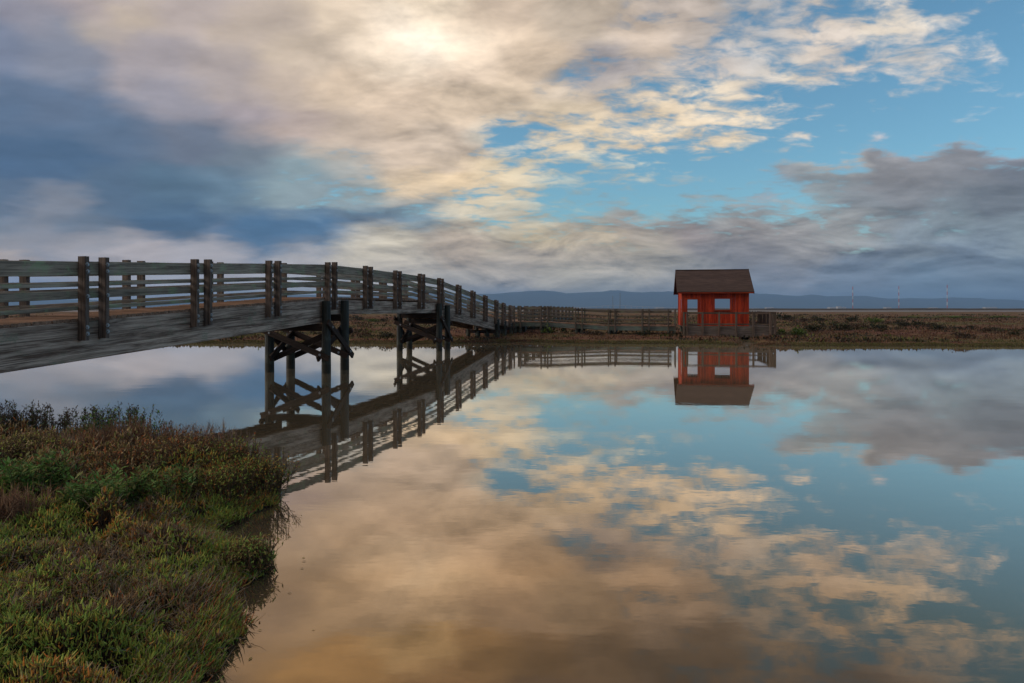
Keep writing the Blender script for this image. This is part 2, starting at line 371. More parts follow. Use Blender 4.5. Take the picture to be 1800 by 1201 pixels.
_bm_cache = {}
def board_mesh(L, a, b, mat, name, ch=0.008):
    """timber of length L along X, a across Y, b across Z, eased edges"""
    key = (round(L, 3), round(a, 3), round(b, 3), mat.name, name)
    if key in _bm_cache: return _bm_cache[key]
    c = min(ch, a * .3, b * .3); y, z = a / 2, b / 2
    prof = [(-y + c, -z), (y - c, -z), (y, -z + c), (y, z - c), (y - c, z), (-y + c, z), (-y, z - c), (-y, -z + c)]
    V = [(-L / 2, p, q) for p, q in prof] + [(L / 2, p, q) for p, q in prof]
    F = [(i, (i + 1) % 8, 8 + (i + 1) % 8, 8 + i) for i in range(8)] + [tuple(range(7, -1, -1)), tuple(range(8, 16))]
    me = bpy.data.meshes.new(name); me.from_pydata(V, [], F); me.update(); me.materials.append(mat)
    _bm_cache[key] = me
    return me
def board(name, p0, p1, a, b, mat, parent, up=(0, 0, 1)):
    """timber from p0 to p1 (world points); b is its depth along up, a its thickness across"""
    p0 = Vector(p0); p1 = Vector(p1); d = p1 - p0; L = d.length; x = d / L
    yv = Vector(up).cross(x)
    if yv.length < 1e-4: yv = Vector((0, 1, 0)).cross(x)
    yv.normalize(); zv = x.cross(yv)
    ob = bpy.data.objects.new(name, board_mesh(L, a, b, mat, name))
    mtx = Matrix((x, yv, zv)).transposed().to_4x4(); mtx.translation = (p0 + p1) / 2
    pw = Matrix.Identity(4); o = parent
    while o is not None: pw = o.matrix_basis @ pw; o = o.parent
    link(ob, parent)
    ob.matrix_basis = pw.inverted() @ mtx
    return ob

_pile_cache = {}
def pile(name, x, y, z0, z1, r, mat, parent, seed=0):
    key = (round(z1 - z0, 2), r, seed % 4, mat.name)
    if key not in _pile_cache:
        rr = random.Random(seed % 4 + 11); L = z1 - z0; V = []; F = []; n = 14; K = 6
        for k in range(K + 1):
            t = k / K; rad = r * (1.06 - .10 * t)
            for i in range(n):
                a = 2 * math.pi * i / n; q = rad * (1 + rr.uniform(-.03, .03))
                V.append((L * t - L / 2, q * math.cos(a), q * math.sin(a)))
        for k in range(K):
            for i in range(n):
                F.append((k * n + i, k * n + (i + 1) % n, (k + 1) * n + (i + 1) % n, (k + 1) * n + i))
        F.append(tuple(range(n - 1, -1, -1))); F.append(tuple(range(K * n, K * n + n)))
        me = bpy.data.meshes.new(name); me.from_pydata(V, [], F); me.update(); me.materials.append(mat)
        _pile_cache[key] = me
    ob = bpy.data.objects.new(name, _pile_cache[key])
    m = Matrix(((0, 0, -1), (0, 1, 0), (1, 0, 0))).to_4x4()
    m.translation = Vector((x, y, (z0 + z1) / 2)) - parent.location
    ob.matrix_local = m
    return link(ob, parent)

_bolt = {}
def bolt(pos, normal, parent, r=.03):
    """hex head on a washer; pos in world, parent a part of a thing"""
    if r not in _bolt:
        V = []; F = []
        for (z, q) in ((0, r * 1.5), (.006, r * 1.5), (.006, r), (.03, r * .92)):
            V += [(q * math.cos(i * math.pi / 3), q * math.sin(i * math.pi / 3), z) for i in range(6)]
        for k in range(3):
            for i in range(6): F.append((k * 6 + i, k * 6 + (i + 1) % 6, k * 6 + 6 + (i + 1) % 6, k * 6 + 6 + i))
        F.append(tuple(range(18, 24)))
        me = bpy.data.meshes.new('bolt'); me.from_pydata(V, [], F); me.update(); me.materials.append(M['bolt']); _bolt[r] = me
    ob = bpy.data.objects.new('bolt', _bolt[r])
    q = Vector(normal).to_track_quat('Z', 'Y').to_matrix().to_4x4(); q.translation = Vector(pos)
    link(ob, parent)
    bpy_parent_world = Matrix.Identity(4); chain = []
    o = parent
    while o is not None: chain.append(o); o = o.parent
    for o in reversed(chain): bpy_parent_world = bpy_parent_world @ o.matrix_basis
    ob.matrix_basis = bpy_parent_world.inverted() @ q
    return ob

# ------------------------------------------------------------------ the setting: water, marsh, flats, hills
def structure(o): o['kind'] = 'structure'; return o
structure(mesh_ob('water', [(-16000, -60, 0), (16000, -60, 0), (16000, 16000, 0), (-16000, 16000, 0)], [(0, 1, 2, 3)], M['water']))

SHX = [-200, -60, -31, -16, -7, -2, 0, 4, 10.5, 14, 17.5, 24, 31, 60, 200]
SHY = [47, 46, 44.6, 43.2, 42.6, 44.0, 44.6, 43.6, 42.8, 42.0, 40.4, 40.2, 39.9, 40.5, 43]
def fbm(x, y, s, o=4):
    return mnoise.fractal(Vector((x * s, y * s, 3.3)), 1.0, 2.0, o)
def shore_y(x):
    return float(np.interp(x, SHX, SHY)) + .8 * fbm(x, 7.7, .22) + .35 * fbm(x, 1.1, 1.1, 4)
def ground_h(x, y):
    d = y - shore_y(x)
    if d < 0: return max(-.6, .22 * d)
    h = .10 * min(1, d / .5) + .28 * (1 - math.exp(-d / 8.0))
    h += (.085 * fbm(x, y, .16) + .05 * fbm(x, y, .8, 3)) * min(1, d / 1.5)
    gx = 15.2 + (y - 44) * .32          # little drain under the platform
    if y < 50: h -= .30 * math.exp(-((x - gx) / .55) ** 2) * min(1, d / .6)
    return max(h, .03 if y > 60 else -.2)
def build_marsh():
    rows = [37.5 + i * .28 for i in range(60)]
    while rows[-1] < 360: rows.append(rows[-1] * 1.022)
    nc = 330; V = []; F = []
    for y in rows:
        half = max(60, y * 1.7)
        for j in range(nc + 1):
            t = j / nc * 2 - 1; x = half * t
            V.append((x, y, ground_h(x, y)))
    for i in range(len(rows) - 1):
        for j in range(nc):
            a = i * (nc + 1) + j; F.append((a, a + 1, a + nc + 2, a + nc + 1))
    structure(mesh_ob('marsh_ground', V, F, M['marsh'], smooth=True))
build_marsh()

def strip(name, y0, y1, z, mat, x=9000, seed=0, amp=12):
    """a sheet with uneven near and far shores"""
    n = 160; V = []; F = []
    for i in range(n + 1):
        xx = -x + 2 * x * i / n
        V.append((xx, y0 + amp * fbm(xx, seed, .004), z)); V.append((xx, y1 + amp * 2 * fbm(xx, seed + 50, .002), z))
    for i in range(n): F.append((2 * i, 2 * i + 2, 2 * i + 3, 2 * i + 1))
    return structure(mesh_ob(name, V, F, mat))
strip('mudflat', 330, 900, .34, M['mudflat'], seed=5)
def levee(name, y, x0, x1, h, w, mat, seed):
    n = 240; V = []; F = []
    for i in range(n + 1):
        x = x0 + (x1 - x0) * i / n; yy = y + 40 * fbm(x, seed, .0012)
        hh = h * (1 + .22 * fbm(x, seed + 9, .02) + .15 * fbm(x, seed + 9, .1, 2))
        V += [(x, yy - w, .2), (x, yy - w * .35, hh), (x, yy + w * .35, hh), (x, yy + w, .2)]
    for i in range(n):
        for k in range(3): a = i * 4 + k; F.append((a, a + 4, a + 5, a + 1))
    return structure(mesh_ob(name, V, F, mat))
levee('levee', 620, -1600, 1600, 1.25, 7, M['levee'], 2)
levee('levee', 950, -2600, 2600, 1.9, 9, M['levee'], 31)
def hills(name, y, prof, depth, seed, rough):
    n = 420; rows = 9; V = []; F = []
    for k in range(rows):
        t = k / (rows - 1)
        for i in range(n + 1):
            x = prof[0][0] + (prof[-1][0] - prof[0][0]) * i / n
            H = float(np.interp(x, [p[0] for p in prof], [p[1] for p in prof]))
            hh = H * math.sin(t * math.pi / 2) ** 1.1
            hh *= 1 + rough * fbm(x + 300 * t, y * t, .0009, 5) * (.3 + .7 * t)
            V.append((x + 120 * fbm(x, t * 900, .001), y + depth * t, max(hh, -5) - 3))
    for k in range(rows - 1):
        for i in range(n):
            a = k * (n + 1) + i; F.append((a, a + 1, a + n + 2, a + n + 1))
    return structure(mesh_ob(name, V, F, M['hill'], smooth=True))
hills('hills', 9000, [(-13500, 60), (-7000, 130), (-4000, 190), (-1500, 225), (0, 232), (900, 236), (2200, 250), (3100, 238), (4200, 228), (5200, 190), (6200, 160), (7200, 150), (9500, 120), (13500, 90)], 2200, 4, .34)

# ------------------------------------------------------------------ footbridge and boardwalks
TH = math.atan(265 / 1200.0)
EA = Vector((math.sin(TH), math.cos(TH), 0)); EP = Vector((math.cos(TH), -math.sin(TH), 0))
O0 = Vector((-735.2 * 14.0625 / 1200, 14.0625, 0))
UP = Vector((0, 0, 1))

class Run:
    """a straight run of deck: s along it, p across it (0 at the near post line, negative to the far one)"""
    def __init__(s, o, ea, ep, zf): s.o, s.ea, s.ep, s.zf = Vector(o), Vector(ea), Vector(ep), zf
    def at(s, t, p, dz): return s.o + s.ea * t + s.ep * p + UP * (s.zf(t) + dz)

RAILS = [(1.005, .29), (.69, .085), (.475, .165), (.205, .085)]
def railing(run, T, stations, W, post_mat, rail_mat, rails=RAILS, pair=.25, top=1.24, low=.45, pw=.19, pd=.10, with_bolts=True, sides=(0, 1), rmin=None):
    rnd = random.Random(len(stations))
    for side in sides:
        p0 = 0.0 if side == 0 else -W; sg = 1 if side == 0 else -1
        for t in stations:
            for e in (-pair, pair):
                tt = t + e + rnd.uniform(-.012, .012); dz = rnd.uniform(-.02, .015)
                base = run.at(tt, p0, 0)
                po = board('post', base + UP * -low, base + UP * (top + dz), pw, pd, post_mat, T, up=run.ea)
                if with_bolts and side == 0:
                    for hz in (1.09, .95, .45, -.18, -.31):
                        bolt(base + run.ep * (sg * (pw / 2)) + UP * hz + run.ea * rnd.uniform(-.01, .01), run.ep * sg, po)
        for i in range(len(stations) - 1):
            a, b = stations[i] + .004, stations[i + 1] - .004
            for hz, hh in rails:
                o1, o2 = rnd.uniform(-.008, .008), rnd.uniform(-.008, .008)
                board('rail', run.at(a, p0 - sg * (pw / 2 + .024), hz + o1), run.at(b, p0 - sg * (pw / 2 + .024), hz + o2), .045, hh, rail_mat, T)

def zbridge(t):
    return float(np.interp(t, [-14, 0, 10.3, 13.5, 19.5, 22.5, 39.4, 200], [1.28, 2.06, 2.645, 2.675, 2.665, 2.60, 1.22, 1.22]))
BR = Run(O0, EA, EP, zbridge)
BW = 2.0
ST = [-9.7, -6.5, -3.25, 0, 3.36, 6.66, 10.32, 13.4, 16.5, 19.57, 22.47, 25.75, 28.8, 31.8, 34.86, 37.1, 39.4]

def gird(run, T, name, t0, t1, p, top, depth, thick, mat):
    ts = [t0] + [t for t in (0, 10.3, 13.5, 19.5, 22.5, 39.4) if t0 + .3 < t < t1 - .3] + [t1]
    cuts = [0, .36, .69, 1.0] if depth > .5 else [0, .55, 1.0]      # stacked timbers, none quite flush
    for k in range(len(cuts) - 1):
        c0, c1 = cuts[k] * depth + .0015, cuts[k + 1] * depth - .0015; m = top + (c0 + c1) / 2
        board(name, run.at(ts[0], p, -m), run.at(ts[-1], p, -m), thick - .007 * (k % 2) - .003 * k, c1 - c0, mat, T)

def build_bridge():
    T = thing('footbridge', 'arched wooden footbridge with plank railings crossing the still water on piles', 'bridge', (O0.x, O0.y, 0))
    railing(BR, T, ST, BW, M['post'], M['rail'])
    rnd = random.Random(3)
    pitch = .145; nmax = 300; t = -4.0
    for i in range(nmax):
        c = t + pitch * i
        dz = rnd.uniform(-.006, .004); e0, e1 = rnd.uniform(-.02, .0), rnd.uniform(0, .02)
        board('plank', BR.at(c, -.098 + e0, -.035 + dz), BR.at(c, -BW + .098 + e1, -.035 + dz), .136, .07, M['plank'], T)
    V = []; F = []
    c = t - pitch
    while c > -11:
        for (p, q) in ((-.1, 0), (-BW + .1, 0)):
            for (a, z) in ((-.068, -.07), (.068, -.07), (.068, 0), (-.068, 0)):
                V.append(BR.at(c + a, p, z) - T.location)
        k = len(V) - 8
        F += [(k, k + 1, k + 2, k + 3), (k + 7, k + 6, k + 5, k + 4), (k + 3, k + 2, k + 6, k + 7), (k, k + 4, k + 5, k + 1), (k + 1, k + 5, k + 6, k + 2), (k, k + 3, k + 7, k + 4)]
        c -= pitch
    d = mesh_ob('plank_decking', V, F, M['plank'], T); d['kind'] = 'stuff'
    for p in (-.19, -BW + .19):
        gird(BR, T, 'girder_timber', -11, 9.98, p, .072, .80, .18, M['girder'])
        gird(BR, T, 'girder_timber', 10.02, 22.42, p, .072, .53, .18, M['girder'])
        gird(BR, T, 'girder_timber', 22.46, 34.9, p, .072, .78, .18, M['girder'])
        gird(BR, T, 'girder_timber', 34.94, 39.6, p, .072, .34, .16, M['girder'])
    for t0 in (-4, -1, 2, 5, 8, 12, 15, 18, 21, 24.5, 27.5, 30.5, 33):     # cross blocking under the deck
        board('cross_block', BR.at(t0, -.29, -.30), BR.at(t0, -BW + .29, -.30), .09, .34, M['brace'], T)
    # two braced towers of four piles
    for c in (10.48, 22.68):
        for k, tt in enumerate((c - .70, c + .70)):
            gb = (.90 if k == 0 and c < 15 else .62) if c < 15 else (.62 if k == 0 else .87)
            zt = zbridge(tt)
            for p in (.09, -BW - .09):
                w = BR.at(tt, p, 0)
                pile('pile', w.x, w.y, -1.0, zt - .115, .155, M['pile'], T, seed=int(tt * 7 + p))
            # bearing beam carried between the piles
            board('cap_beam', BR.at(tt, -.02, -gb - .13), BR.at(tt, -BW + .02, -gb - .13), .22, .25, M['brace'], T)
            for sgn, (za, zb) in ((-.19, (1.52, .52)), (.19, (.36, 1.46))):
                a = BR.at(tt + sgn, .30, 0); b = BR.at(tt + sgn, -BW - .30, 0)
                a.z, b.z = zb, za
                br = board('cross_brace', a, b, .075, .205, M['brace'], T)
                if sgn < 0:
                    for f in (.13, .87):
                        bolt(a.lerp(b, f) - EA * .036, -EA, br, .03)
        for p, o in ((.09, .20), (-BW - .09, -.20)):
            a = BR.at(c - .95, p + o, 0); b = BR.at(c + .95, p + o, 0); a.z, b.z = 1.78, .50
            br = board('cross_brace', a, b, .075, .205, M['brace'], T)
            if p > 0:
                for f in (.14, .86): bolt(a.lerp(b, f) + EP * .036, EP, br, .03)
            a = BR.at(c - .95, p - o * .98, 0); b = BR.at(c + .95, p - o * .98, 0); a.z, b.z = .50, 1.60
            board('cross_brace', a, b, .075, .205, M['brace'], T)
    for tt in (34.9, 37.1, 39.3):
        zt = zbridge(tt); dd = .86 if tt < 36 else .42
        board('cap_beam', BR.at(tt, .25, -dd - .13), BR.at(tt, -BW - .25, -dd - .13), .22, .24, M['brace'], T)
        for p in (.07, -.66, -1.34, -BW - .07):
            w = BR.at(tt, p, 0)
            pile('pile', w.x, w.y, -.6, zt - (.12 if p in (.07, -BW - .07) else dd + .05), .15, M['pile'], T, seed=int(tt + p * 3))
build_bridge()

def build_walk(name, label, run, stations, W, deck0, deck1, rails, stub=True):
    o = run.at(stations[0], -W / 2, 0); T = thing(name, label, 'boardwalk', (o.x, o.y, 0))
    railing(run, T, stations, W, M['walk'], M['walkrail'], rails=rails, with_bolts=False, top=1.22, low=.5)
    V = []; F = []; c = deck0
    while c < deck1:
        for p in (-.1, -W + .1):
            for (a, z) in ((-.068, -.06), (.068, -.06), (.068, 0), (-.068, 0)): V.append(run.at(c + a, p, z) - T.location)
        k = len(V) - 8
        F += [(k, k + 1, k + 2, k + 3), (k + 7, k + 6, k + 5, k + 4), (k + 3, k + 2, k + 6, k + 7), (k, k + 4, k + 5, k + 1), (k + 1, k + 5, k + 6, k + 2), (k, k + 3, k + 7, k + 4)]
        c += .145
    d = mesh_ob('plank_decking', V, F, M['plank'], T); d['kind'] = 'stuff'
    knots = [deck0] + list(stations[1:-1]) + [deck1]
    for p in (-.17, -W + .17):
        for a, b in zip(knots[:-1], knots[1:]):
            board('stringer', run.at(a + .002, p, -.23), run.at(b - .002, p, -.23), .14, .32, M['stringer'], T)
    for t in stations:
        for p in (-.17, -W + .17):
            for e in (-.2, .2):
                w = run.at(t + e, p, 0); gz = ground_h(w.x, w.y)
                pile('pile', w.x, w.y, gz - .3, run.zf(t) - .39, .13, M['pile'], T, seed=int(t * 3 + p * 5 + e * 9))
    return T
WR = [(1.04, .18), (.70, .07), (.42, .10), (.15, .09)]
JS = 40.3
# straight on behind the bridge
BK = Run(O0, EA, EP, lambda t: 1.22 - .0 * t)
build_walk('boardwalk', 'low boardwalk running straight on from the bridge across the far marsh', BK, [42.9 + 3.05 * i for i in range(12)], 2.0, 39.6, 42.9 + 3.05 * 11, WR)
# to the right, to the hut
def zhut(t): return float(np.interp(t, [0, 2.4, 7.4, 30], [1.22, 1.22, .95, .95]))
HW = Run(O0 + EA * JS, EP, -EA, zhut)
build_walk('boardwalk', 'low railed boardwalk on stub piles leading from the bridge to the red hut', HW, [.35, 2.5, 5.17, 7.67, 10.19, 12.1], 1.75, .1, 12.35, WR)

# ------------------------------------------------------------------ red hut and its platform
HT = R(10.0)
HA = Vector((math.sin(HT), math.cos(HT), 0)); HP = Vector((math.cos(HT), -math.sin(HT), 0))
HC = Vector((12.73, 51.04, 0))
def hp(a, b, z): return HC + HP * a + HA * b + UP * z
def a_of(u, b):
    """width position on the hut frame, at depth b, that lies on the bearing u / 1200"""
    q = HC + HA * b
    return (u * q.y - 1200 * q.x) / (1200 * HP.x - u * HP.y)
HWID, HDEP, HZ = 4.75, 4.0, .94
EZ, RZ = 3.47, 5.20                       # eave and ridge, top of roof
SL = (RZ - EZ) / (HDEP / 2 + .4)
def roof_z(b): return RZ - SL * abs(b - HDEP / 2)

def build_hut():
    o = hp(HWID / 2, HDEP / 2, HZ)
    T = thing('red_hut', 'small weathered red wooden hut with steep brown gable roof and open doorway', 'hut', (o.x, o.y, HZ))
    def wall(face, length, holes, topf, bw=.19):
        """vertical boards; face(a, z) gives the world point; holes (a0, a1, z0, z1)"""
        n = int(round(length / bw)); w = length / n
        for i in range(n):
            a0, a1 = i * w, (i + 1) * w; ac = (a0 + a1) / 2
            segs = [(HZ, topf(ac))]
            for h in holes:
                if h[0] < ac < h[1]:
                    new = []
                    for s0, s1 in segs:
                        if s0 < h[2] - .02: new.append((s0, min(s1, h[2])))
                        if s1 > h[3] + .02: new.append((max(s0, h[3]), s1))
                    segs = new
            for s0, s1 in segs:
                if s1 - s0 > .03:
                    p, q, nrm = face(ac, s0), face(ac, s1), face.n
                    board('wall_board', p, q, w - .004, .026, M['red'], T, up=nrm)
    class Face:
        def __init__(s, f, n): s.f = f; s.n = n
        def __call__(s, a, z): return s.f(a, z)
    front = Face(lambda a, z: hp(a, 0, z), -HA); back = Face(lambda a, z: hp(a, HDEP, z), HA)
    left = Face(lambda a, z: hp(0, a, z), -HP); right = Face(lambda a, z: hp(HWID, a, z), HP)
    D0, D1 = a_of(307.5, 0), a_of(326, 0); W0, W1 = a_of(356.5, 0), a_of(384, 0)
    door = (D0, D1, HZ, 2.90); win = (W0, W1, 2.13, 2.94)
    bd = (a_of(298, HDEP), a_of(331, HDEP), HZ, 3.05); bwn = (a_of(351, HDEP), a_of(389, HDEP), 2.0, 3.05)
    wt = roof_z(0) - .13
    wall(front, HWID, [door, win], lambda a: wt)
    wall(back, HWID, [bd, bwn], lambda a: wt)
    wall(left, HDEP, [(.55, 1.6, HZ, 2.95)], lambda a: roof_z(a) - .13)
    wall(right, HDEP, [], lambda a: roof_z(a) - .13)
    tr = M['redtrim']
    def frame(d, has_sill):
        y = -.035
        board('trim', hp(d[0] - .05, y, d[2]), hp(d[0] - .05, y, d[3]), .10, .04, tr, T, up=-HA)
        board('trim', hp(d[1] + .05, y, d[2]), hp(d[1] + .05, y, d[3]), .10, .04, tr, T, up=-HA)
        board('trim', hp(d[0] - .10, y, d[3] + .052), hp(d[1] + .10, y, d[3] + .052), .04, .10, tr, T)
        if has_sill: board('window_sill', hp(d[0] - .12, y - .015, d[2] - .045), hp(d[1] + .12, y - .015, d[2] - .045), .09, .085, tr, T)
    frame(door, False); frame(win, True)
    for a, b, n in ((.04, -.036, -HA), (HWID - .04, -.036, -HA)):
        board('corner_board', hp(a, b, HZ), hp(a, b, wt), .12, .04, tr, T, up=n)
    board('corner_board', hp(-.036, .07, HZ), hp(-.036, .07, wt), .16, .04, tr, T, up=-HP)
    board('corner_board', hp(-.036, HDEP - .07, HZ), hp(-.036, HDEP - .07, wt), .16, .04, tr, T, up=-HP)
    board('floor_board', hp(.03, HDEP / 2, HZ + .03), hp(HWID - .03, HDEP / 2, HZ + .03), HDEP - .08, .05, M['hutwood'], T)
    # roof: two slabs, each with lapped shingle courses, barge boards and fascia
    L0, L1 = a_of(291.5, -.4), a_of(425.3, -.4)
    e0, e1 = L0, L1
    nrm = {}
    for side in (0, 1):
        sg = 1 if side == 0 else -1
        def rp(a, t, up=0):                    # t 0 at the eave, 1 at the ridge
            b = (-.4 + (HDEP / 2 + .4) * t); z = EZ + (RZ - EZ) * t
            n = (UP - HA * SL).normalized()
            if side == 1: b = HDEP - b; n = (UP + HA * SL).normalized()
            return hp(a, b, z) + n * up
        n = (UP + HA * (-SL * sg)).normalized()
        slope_len = (rp(0, 1) - rp(0, 0)).length
        mid0, mid1 = rp(e0 + .01, .5, -.06), rp(e1 - .01, .5, -.06)
        slab = board('roof_slope', mid0, mid1, slope_len - .02, .05, M['roof'], T, up=n)
        nc = 11
        for c in range(nc):
            t0, t1 = c / nc, min(1.0, (c + 1.18) / nc)
            tm = (t0 + t1) / 2
            sc = board('shingle_course', rp(e0, tm, -.012 + .010), rp(e1, tm, -.012 + .010), (t1 - t0) * slope_len, .022, M['roof'], slab, up=(n + (rp(0, 1) - rp(0, 0)).normalized() * -.10).normalized())
        for a in (e0 - .02, e1 + .02):
            board('barge_board', rp(a, -.01, -.10), rp(a, 1.0, -.10), .035, .17, M['roof'], slab, up=n)
        board('fascia', rp(e0, 0, -.10) , rp(e1, 0, -.10), .035, .10, M['redtrim'], slab)
    board('ridge_cap', hp(e0 - .03, HDEP / 2, RZ + .015), hp(e1 + .03, HDEP / 2, RZ + .015), .20, .05, M['roof'], T)
build_hut()

def build_platform():
    o = hp(3.1, -.7, 0); T = thing('hut_platform', 'grey timber platform with railing and boarded skirt wrapped round the red hut', 'platform', (o.x, o.y, 0))
    F0, F1 = -1.5, HDEP + .9
    us = [302, 308, 335, 364, 394, 424, 454, 462]
    A = [a_of(u, F0) for u in us]; AL, AR = A[0] - .05, A[-1] + .05
    n = int((F1 - F0) / .145)
    for i in range(n):
        b = F0 + .09 + .145 * i
        board('plank', hp(AL + .02, b, HZ - .03), hp(AR - .02, b, HZ - .03), .138, .05, M['hutwood'], T)
    for a in A:
        board('post', hp(a, F0 - .07, .16), hp(a, F0 - .07, 1.98), .14, .10, M['hutwood'], T, up=HA)
    for a0, a1 in zip(A[:-1], A[1:]):
        board('top_rail', hp(a0 + .002, F0 - .012, 1.90), hp(a1 - .002, F0 - .012, 1.90), .04, .13, M['hutwood'], T)
        board('lower_rail', hp(a0 + .002, F0 - .012, 1.10), hp(a1 - .002, F0 - .012, 1.10), .04, .10, M['hutwood'], T)
        for k, z in enumerate((.79, .53, .30)):
            board('skirt_board', hp(a0 + .002, F0 - .005, z), hp(a1 - .002, F0 - .005, z), .035, (.26, .25, .20)[k], M['skirt'], T)
    for b in (F0 + 1.5, F0 + 3.0, F0 + 4.5, F1):
        board('post', hp(AR + .03, b, .2), hp(AR + .03, b, 1.98), .10, .14, M['hutwood'], T, up=HP)
    bs = [F0, F0 + 1.5, F0 + 3.0, F0 + 4.5, F1]
    for b0, b1 in zip(bs[:-1], bs[1:]):
        for z, h in ((1.90, .12), (1.10, .10)):
            board('side_rail', hp(AR - .04, b0 + .02, z), hp(AR - .04, b1 - .02, z), .04, h, M['hutwood'], T)
        m = int((b1 - b0) / .19)
        for k in range(1, m):
            b = b0 + (b1 - b0) * k / m
            board('picket', hp(AR - .085, b, 1.0), hp(AR - .085, b, 2.0), .045, .045, M['hutwood'], T, up=HP)
        for k, z in enumerate((.79, .53, .30)):
            board('skirt_board', hp(AR - .02, b0 + .02, z), hp(AR - .02, b1 - .02, z), .035, (.26, .25, .20)[k], M['skirt'], T)
    a = HWID + .1
    m = int((AR - a) / .2)
    board('top_rail', hp(a, F1 - .03, 1.92), hp(AR, F1 - .03, 1.92), .04, .12, M['hutwood'], T)
    board('lower_rail', hp(a, F1 - .03, 1.10), hp(AR, F1 - .03, 1.10), .04, .10, M['hutwood'], T)
    for k in range(m + 1):
        aa = a + (AR - a - .1) * k / m
        board('picket', hp(aa, F1 + .02, .95), hp(aa, F1 + .02, 2.04), .05, .05, M['hutwood'], T, up=HA)
    for a in (.2, 1.8, 3.4, 5.0, 6.2):
        for b in (F0 + .3, 1.2, 3.6):
            w = hp(a, b, 0); pile('pile', w.x, w.y, ground_h(w.x, w.y) - .4, HZ - .06, .12, M['pile'], T, seed=int(a * 3 + b))
build_platform()

# ------------------------------------------------------------------ plants
def prisms(P0, P1, r0, r1, c0, c1):
    """three-sided tapered twigs as arrays"""
    n = len(P0); d = P1 - P0; L = np.linalg.norm(d, axis=1, keepdims=True) + 1e-9; d = d / L
    ref = np.where(np.abs(d[:, 2:3]) < .9, np.array([[0, 0, 1.0]]), np.array([[1.0, 0, 0]]))
    a = np.cross(d, ref); a /= np.linalg.norm(a, axis=1, keepdims=True); b = np.cross(d, a)
    V = np.zeros((n, 6, 3)); C = np.zeros((n, 6, 3))
    for k in range(3):
        an = 2 * math.pi * k / 3; o = a * math.cos(an) + b * math.sin(an)
        V[:, k] = P0 + o * r0[:, None]; V[:, 3 + k] = P1 + o * r1[:, None]
        C[:, k] = c0; C[:, 3 + k] = c1
    base = (np.arange(n) * 6)[:, None]
    F = np.concatenate([base + np.array([[k, (k + 1) % 3, 3 + (k + 1) % 3, 3 + k]]) for k in range(3)], 0)
    return V.reshape(-1, 3), F, C.reshape(-1, 3)
def join(parts):
    Vs, Fs, Cs = [], [], []; o = 0
    for V, F, C in parts:
        Vs.append(V); Fs.append(F + o); Cs.append(C); o += len(V)
    return np.concatenate(Vs), np.concatenate(Fs), np.concatenate(Cs)
def curved(P, az, tilt, h, r, col0, col1, rng, curl=.5, segs=3):
    """stems from P, leaning by tilt toward az and curling upright"""
    parts = []; n = len(P); p = P.copy(); t = tilt.copy()
    for k in range(segs):
        f0, f1 = k / segs, (k + 1) / segs
        d = np.stack([np.sin(t) * np.cos(az), np.sin(t) * np.sin(az), np.cos(t)], 1)
        q = p + d * (h / segs)[:, None]
        parts.append(prisms(p, q, r * (1 - .55 * f0), r * (1 - .55 * f1) if k < segs - 1 else r * .25, col0 * (1 - f0) + col1 * f0, col0 * (1 - f1) + col1 * f1))
        p = q; t = t * (1 - curl) + rng.normal(0, .10, n); az = az + rng.normal(0, .15, n)
    return join(parts)
def leaves(P, D, U, ln, wd, col):
    """kite leaves at P pointing along D, face up U"""
    S = np.cross(D, U); S /= np.linalg.norm(S, axis=1, keepdims=True) + 1e-9
    n = len(P); V = np.zeros((n, 4, 3)); l = ln[:, None]; w = wd[:, None]
    V[:, 0] = P; V[:, 1] = P + D * l * .5 + S * w * .5 + U * l * .06; V[:, 2] = P + D * l; V[:, 3] = P + D * l * .5 - S * w * .5 + U * l * .06
    F = np.arange(n * 4).reshape(n, 4); C = np.repeat(col[:, None], 4, 1).reshape(-1, 3)
    return V.reshape(-1, 3), F, C
def pick(rng, n, cols, w=None, jit=.25):
    cols = np.array(cols, float); i = rng.choice(len(cols), n, p=None if w is None else np.array(w) / sum(w))
    return cols[i] * (1 + rng.uniform(-jit, jit, (n, 1)))

# near bank -------------------------------------------------------
EDGE = [(8, 1.6), (3, 2.0), (.6, 2.5), (-.9, 3.1), (-1.78, 3.6), (-2.02, 4.05), (-2.00, 4.4), (-2.02, 4.75), (-2.12, 4.95), (-2.34, 5.25), (-2.34, 5.5), (-2.26, 5.72), (-2.28, 6.0), (-2.66, 6.25), (-3.05, 6.55), (-3.15, 6.85), (-2.98, 7.2), (-3.02, 7.5), (-2.86, 7.75), (-3.0, 8.15), (-3.45, 8.6), (-4.3, 9.2), (-5.6, 9.75), (-8, 10.2), (-14, 10.7), (-30, 11), (-30, -20), (8, -20)]
EP2 = np.array(EDGE, float)
def bank_d(x, y):
    """signed distance to the bank edge, positive on land (arrays)"""
    x = np.asarray(x, float); y = np.asarray(y, float); best = np.full(x.shape, 1e9); ins = np.zeros(x.shape, bool)
    n = len(EP2)
    for i in range(n):
        x0, y0 = EP2[i]; x1, y1 = EP2[(i + 1) % n]
        dx, dy = x1 - x0, y1 - y0; t = np.clip(((x - x0) * dx + (y - y0) * dy) / (dx * dx + dy * dy), 0, 1)
        best = np.minimum(best, np.hypot(x - x0 - t * dx, y - y0 - t * dy))
        c = (y0 > y) != (y1 > y)
        with np.errstate(divide='ignore', invalid='ignore'):
            ins ^= c & (x < (x1 - x0) * (y - y0) / ((y1 - y0) if y1 != y0 else 1e-9) + x0)
    return np.where(ins, best, -best)
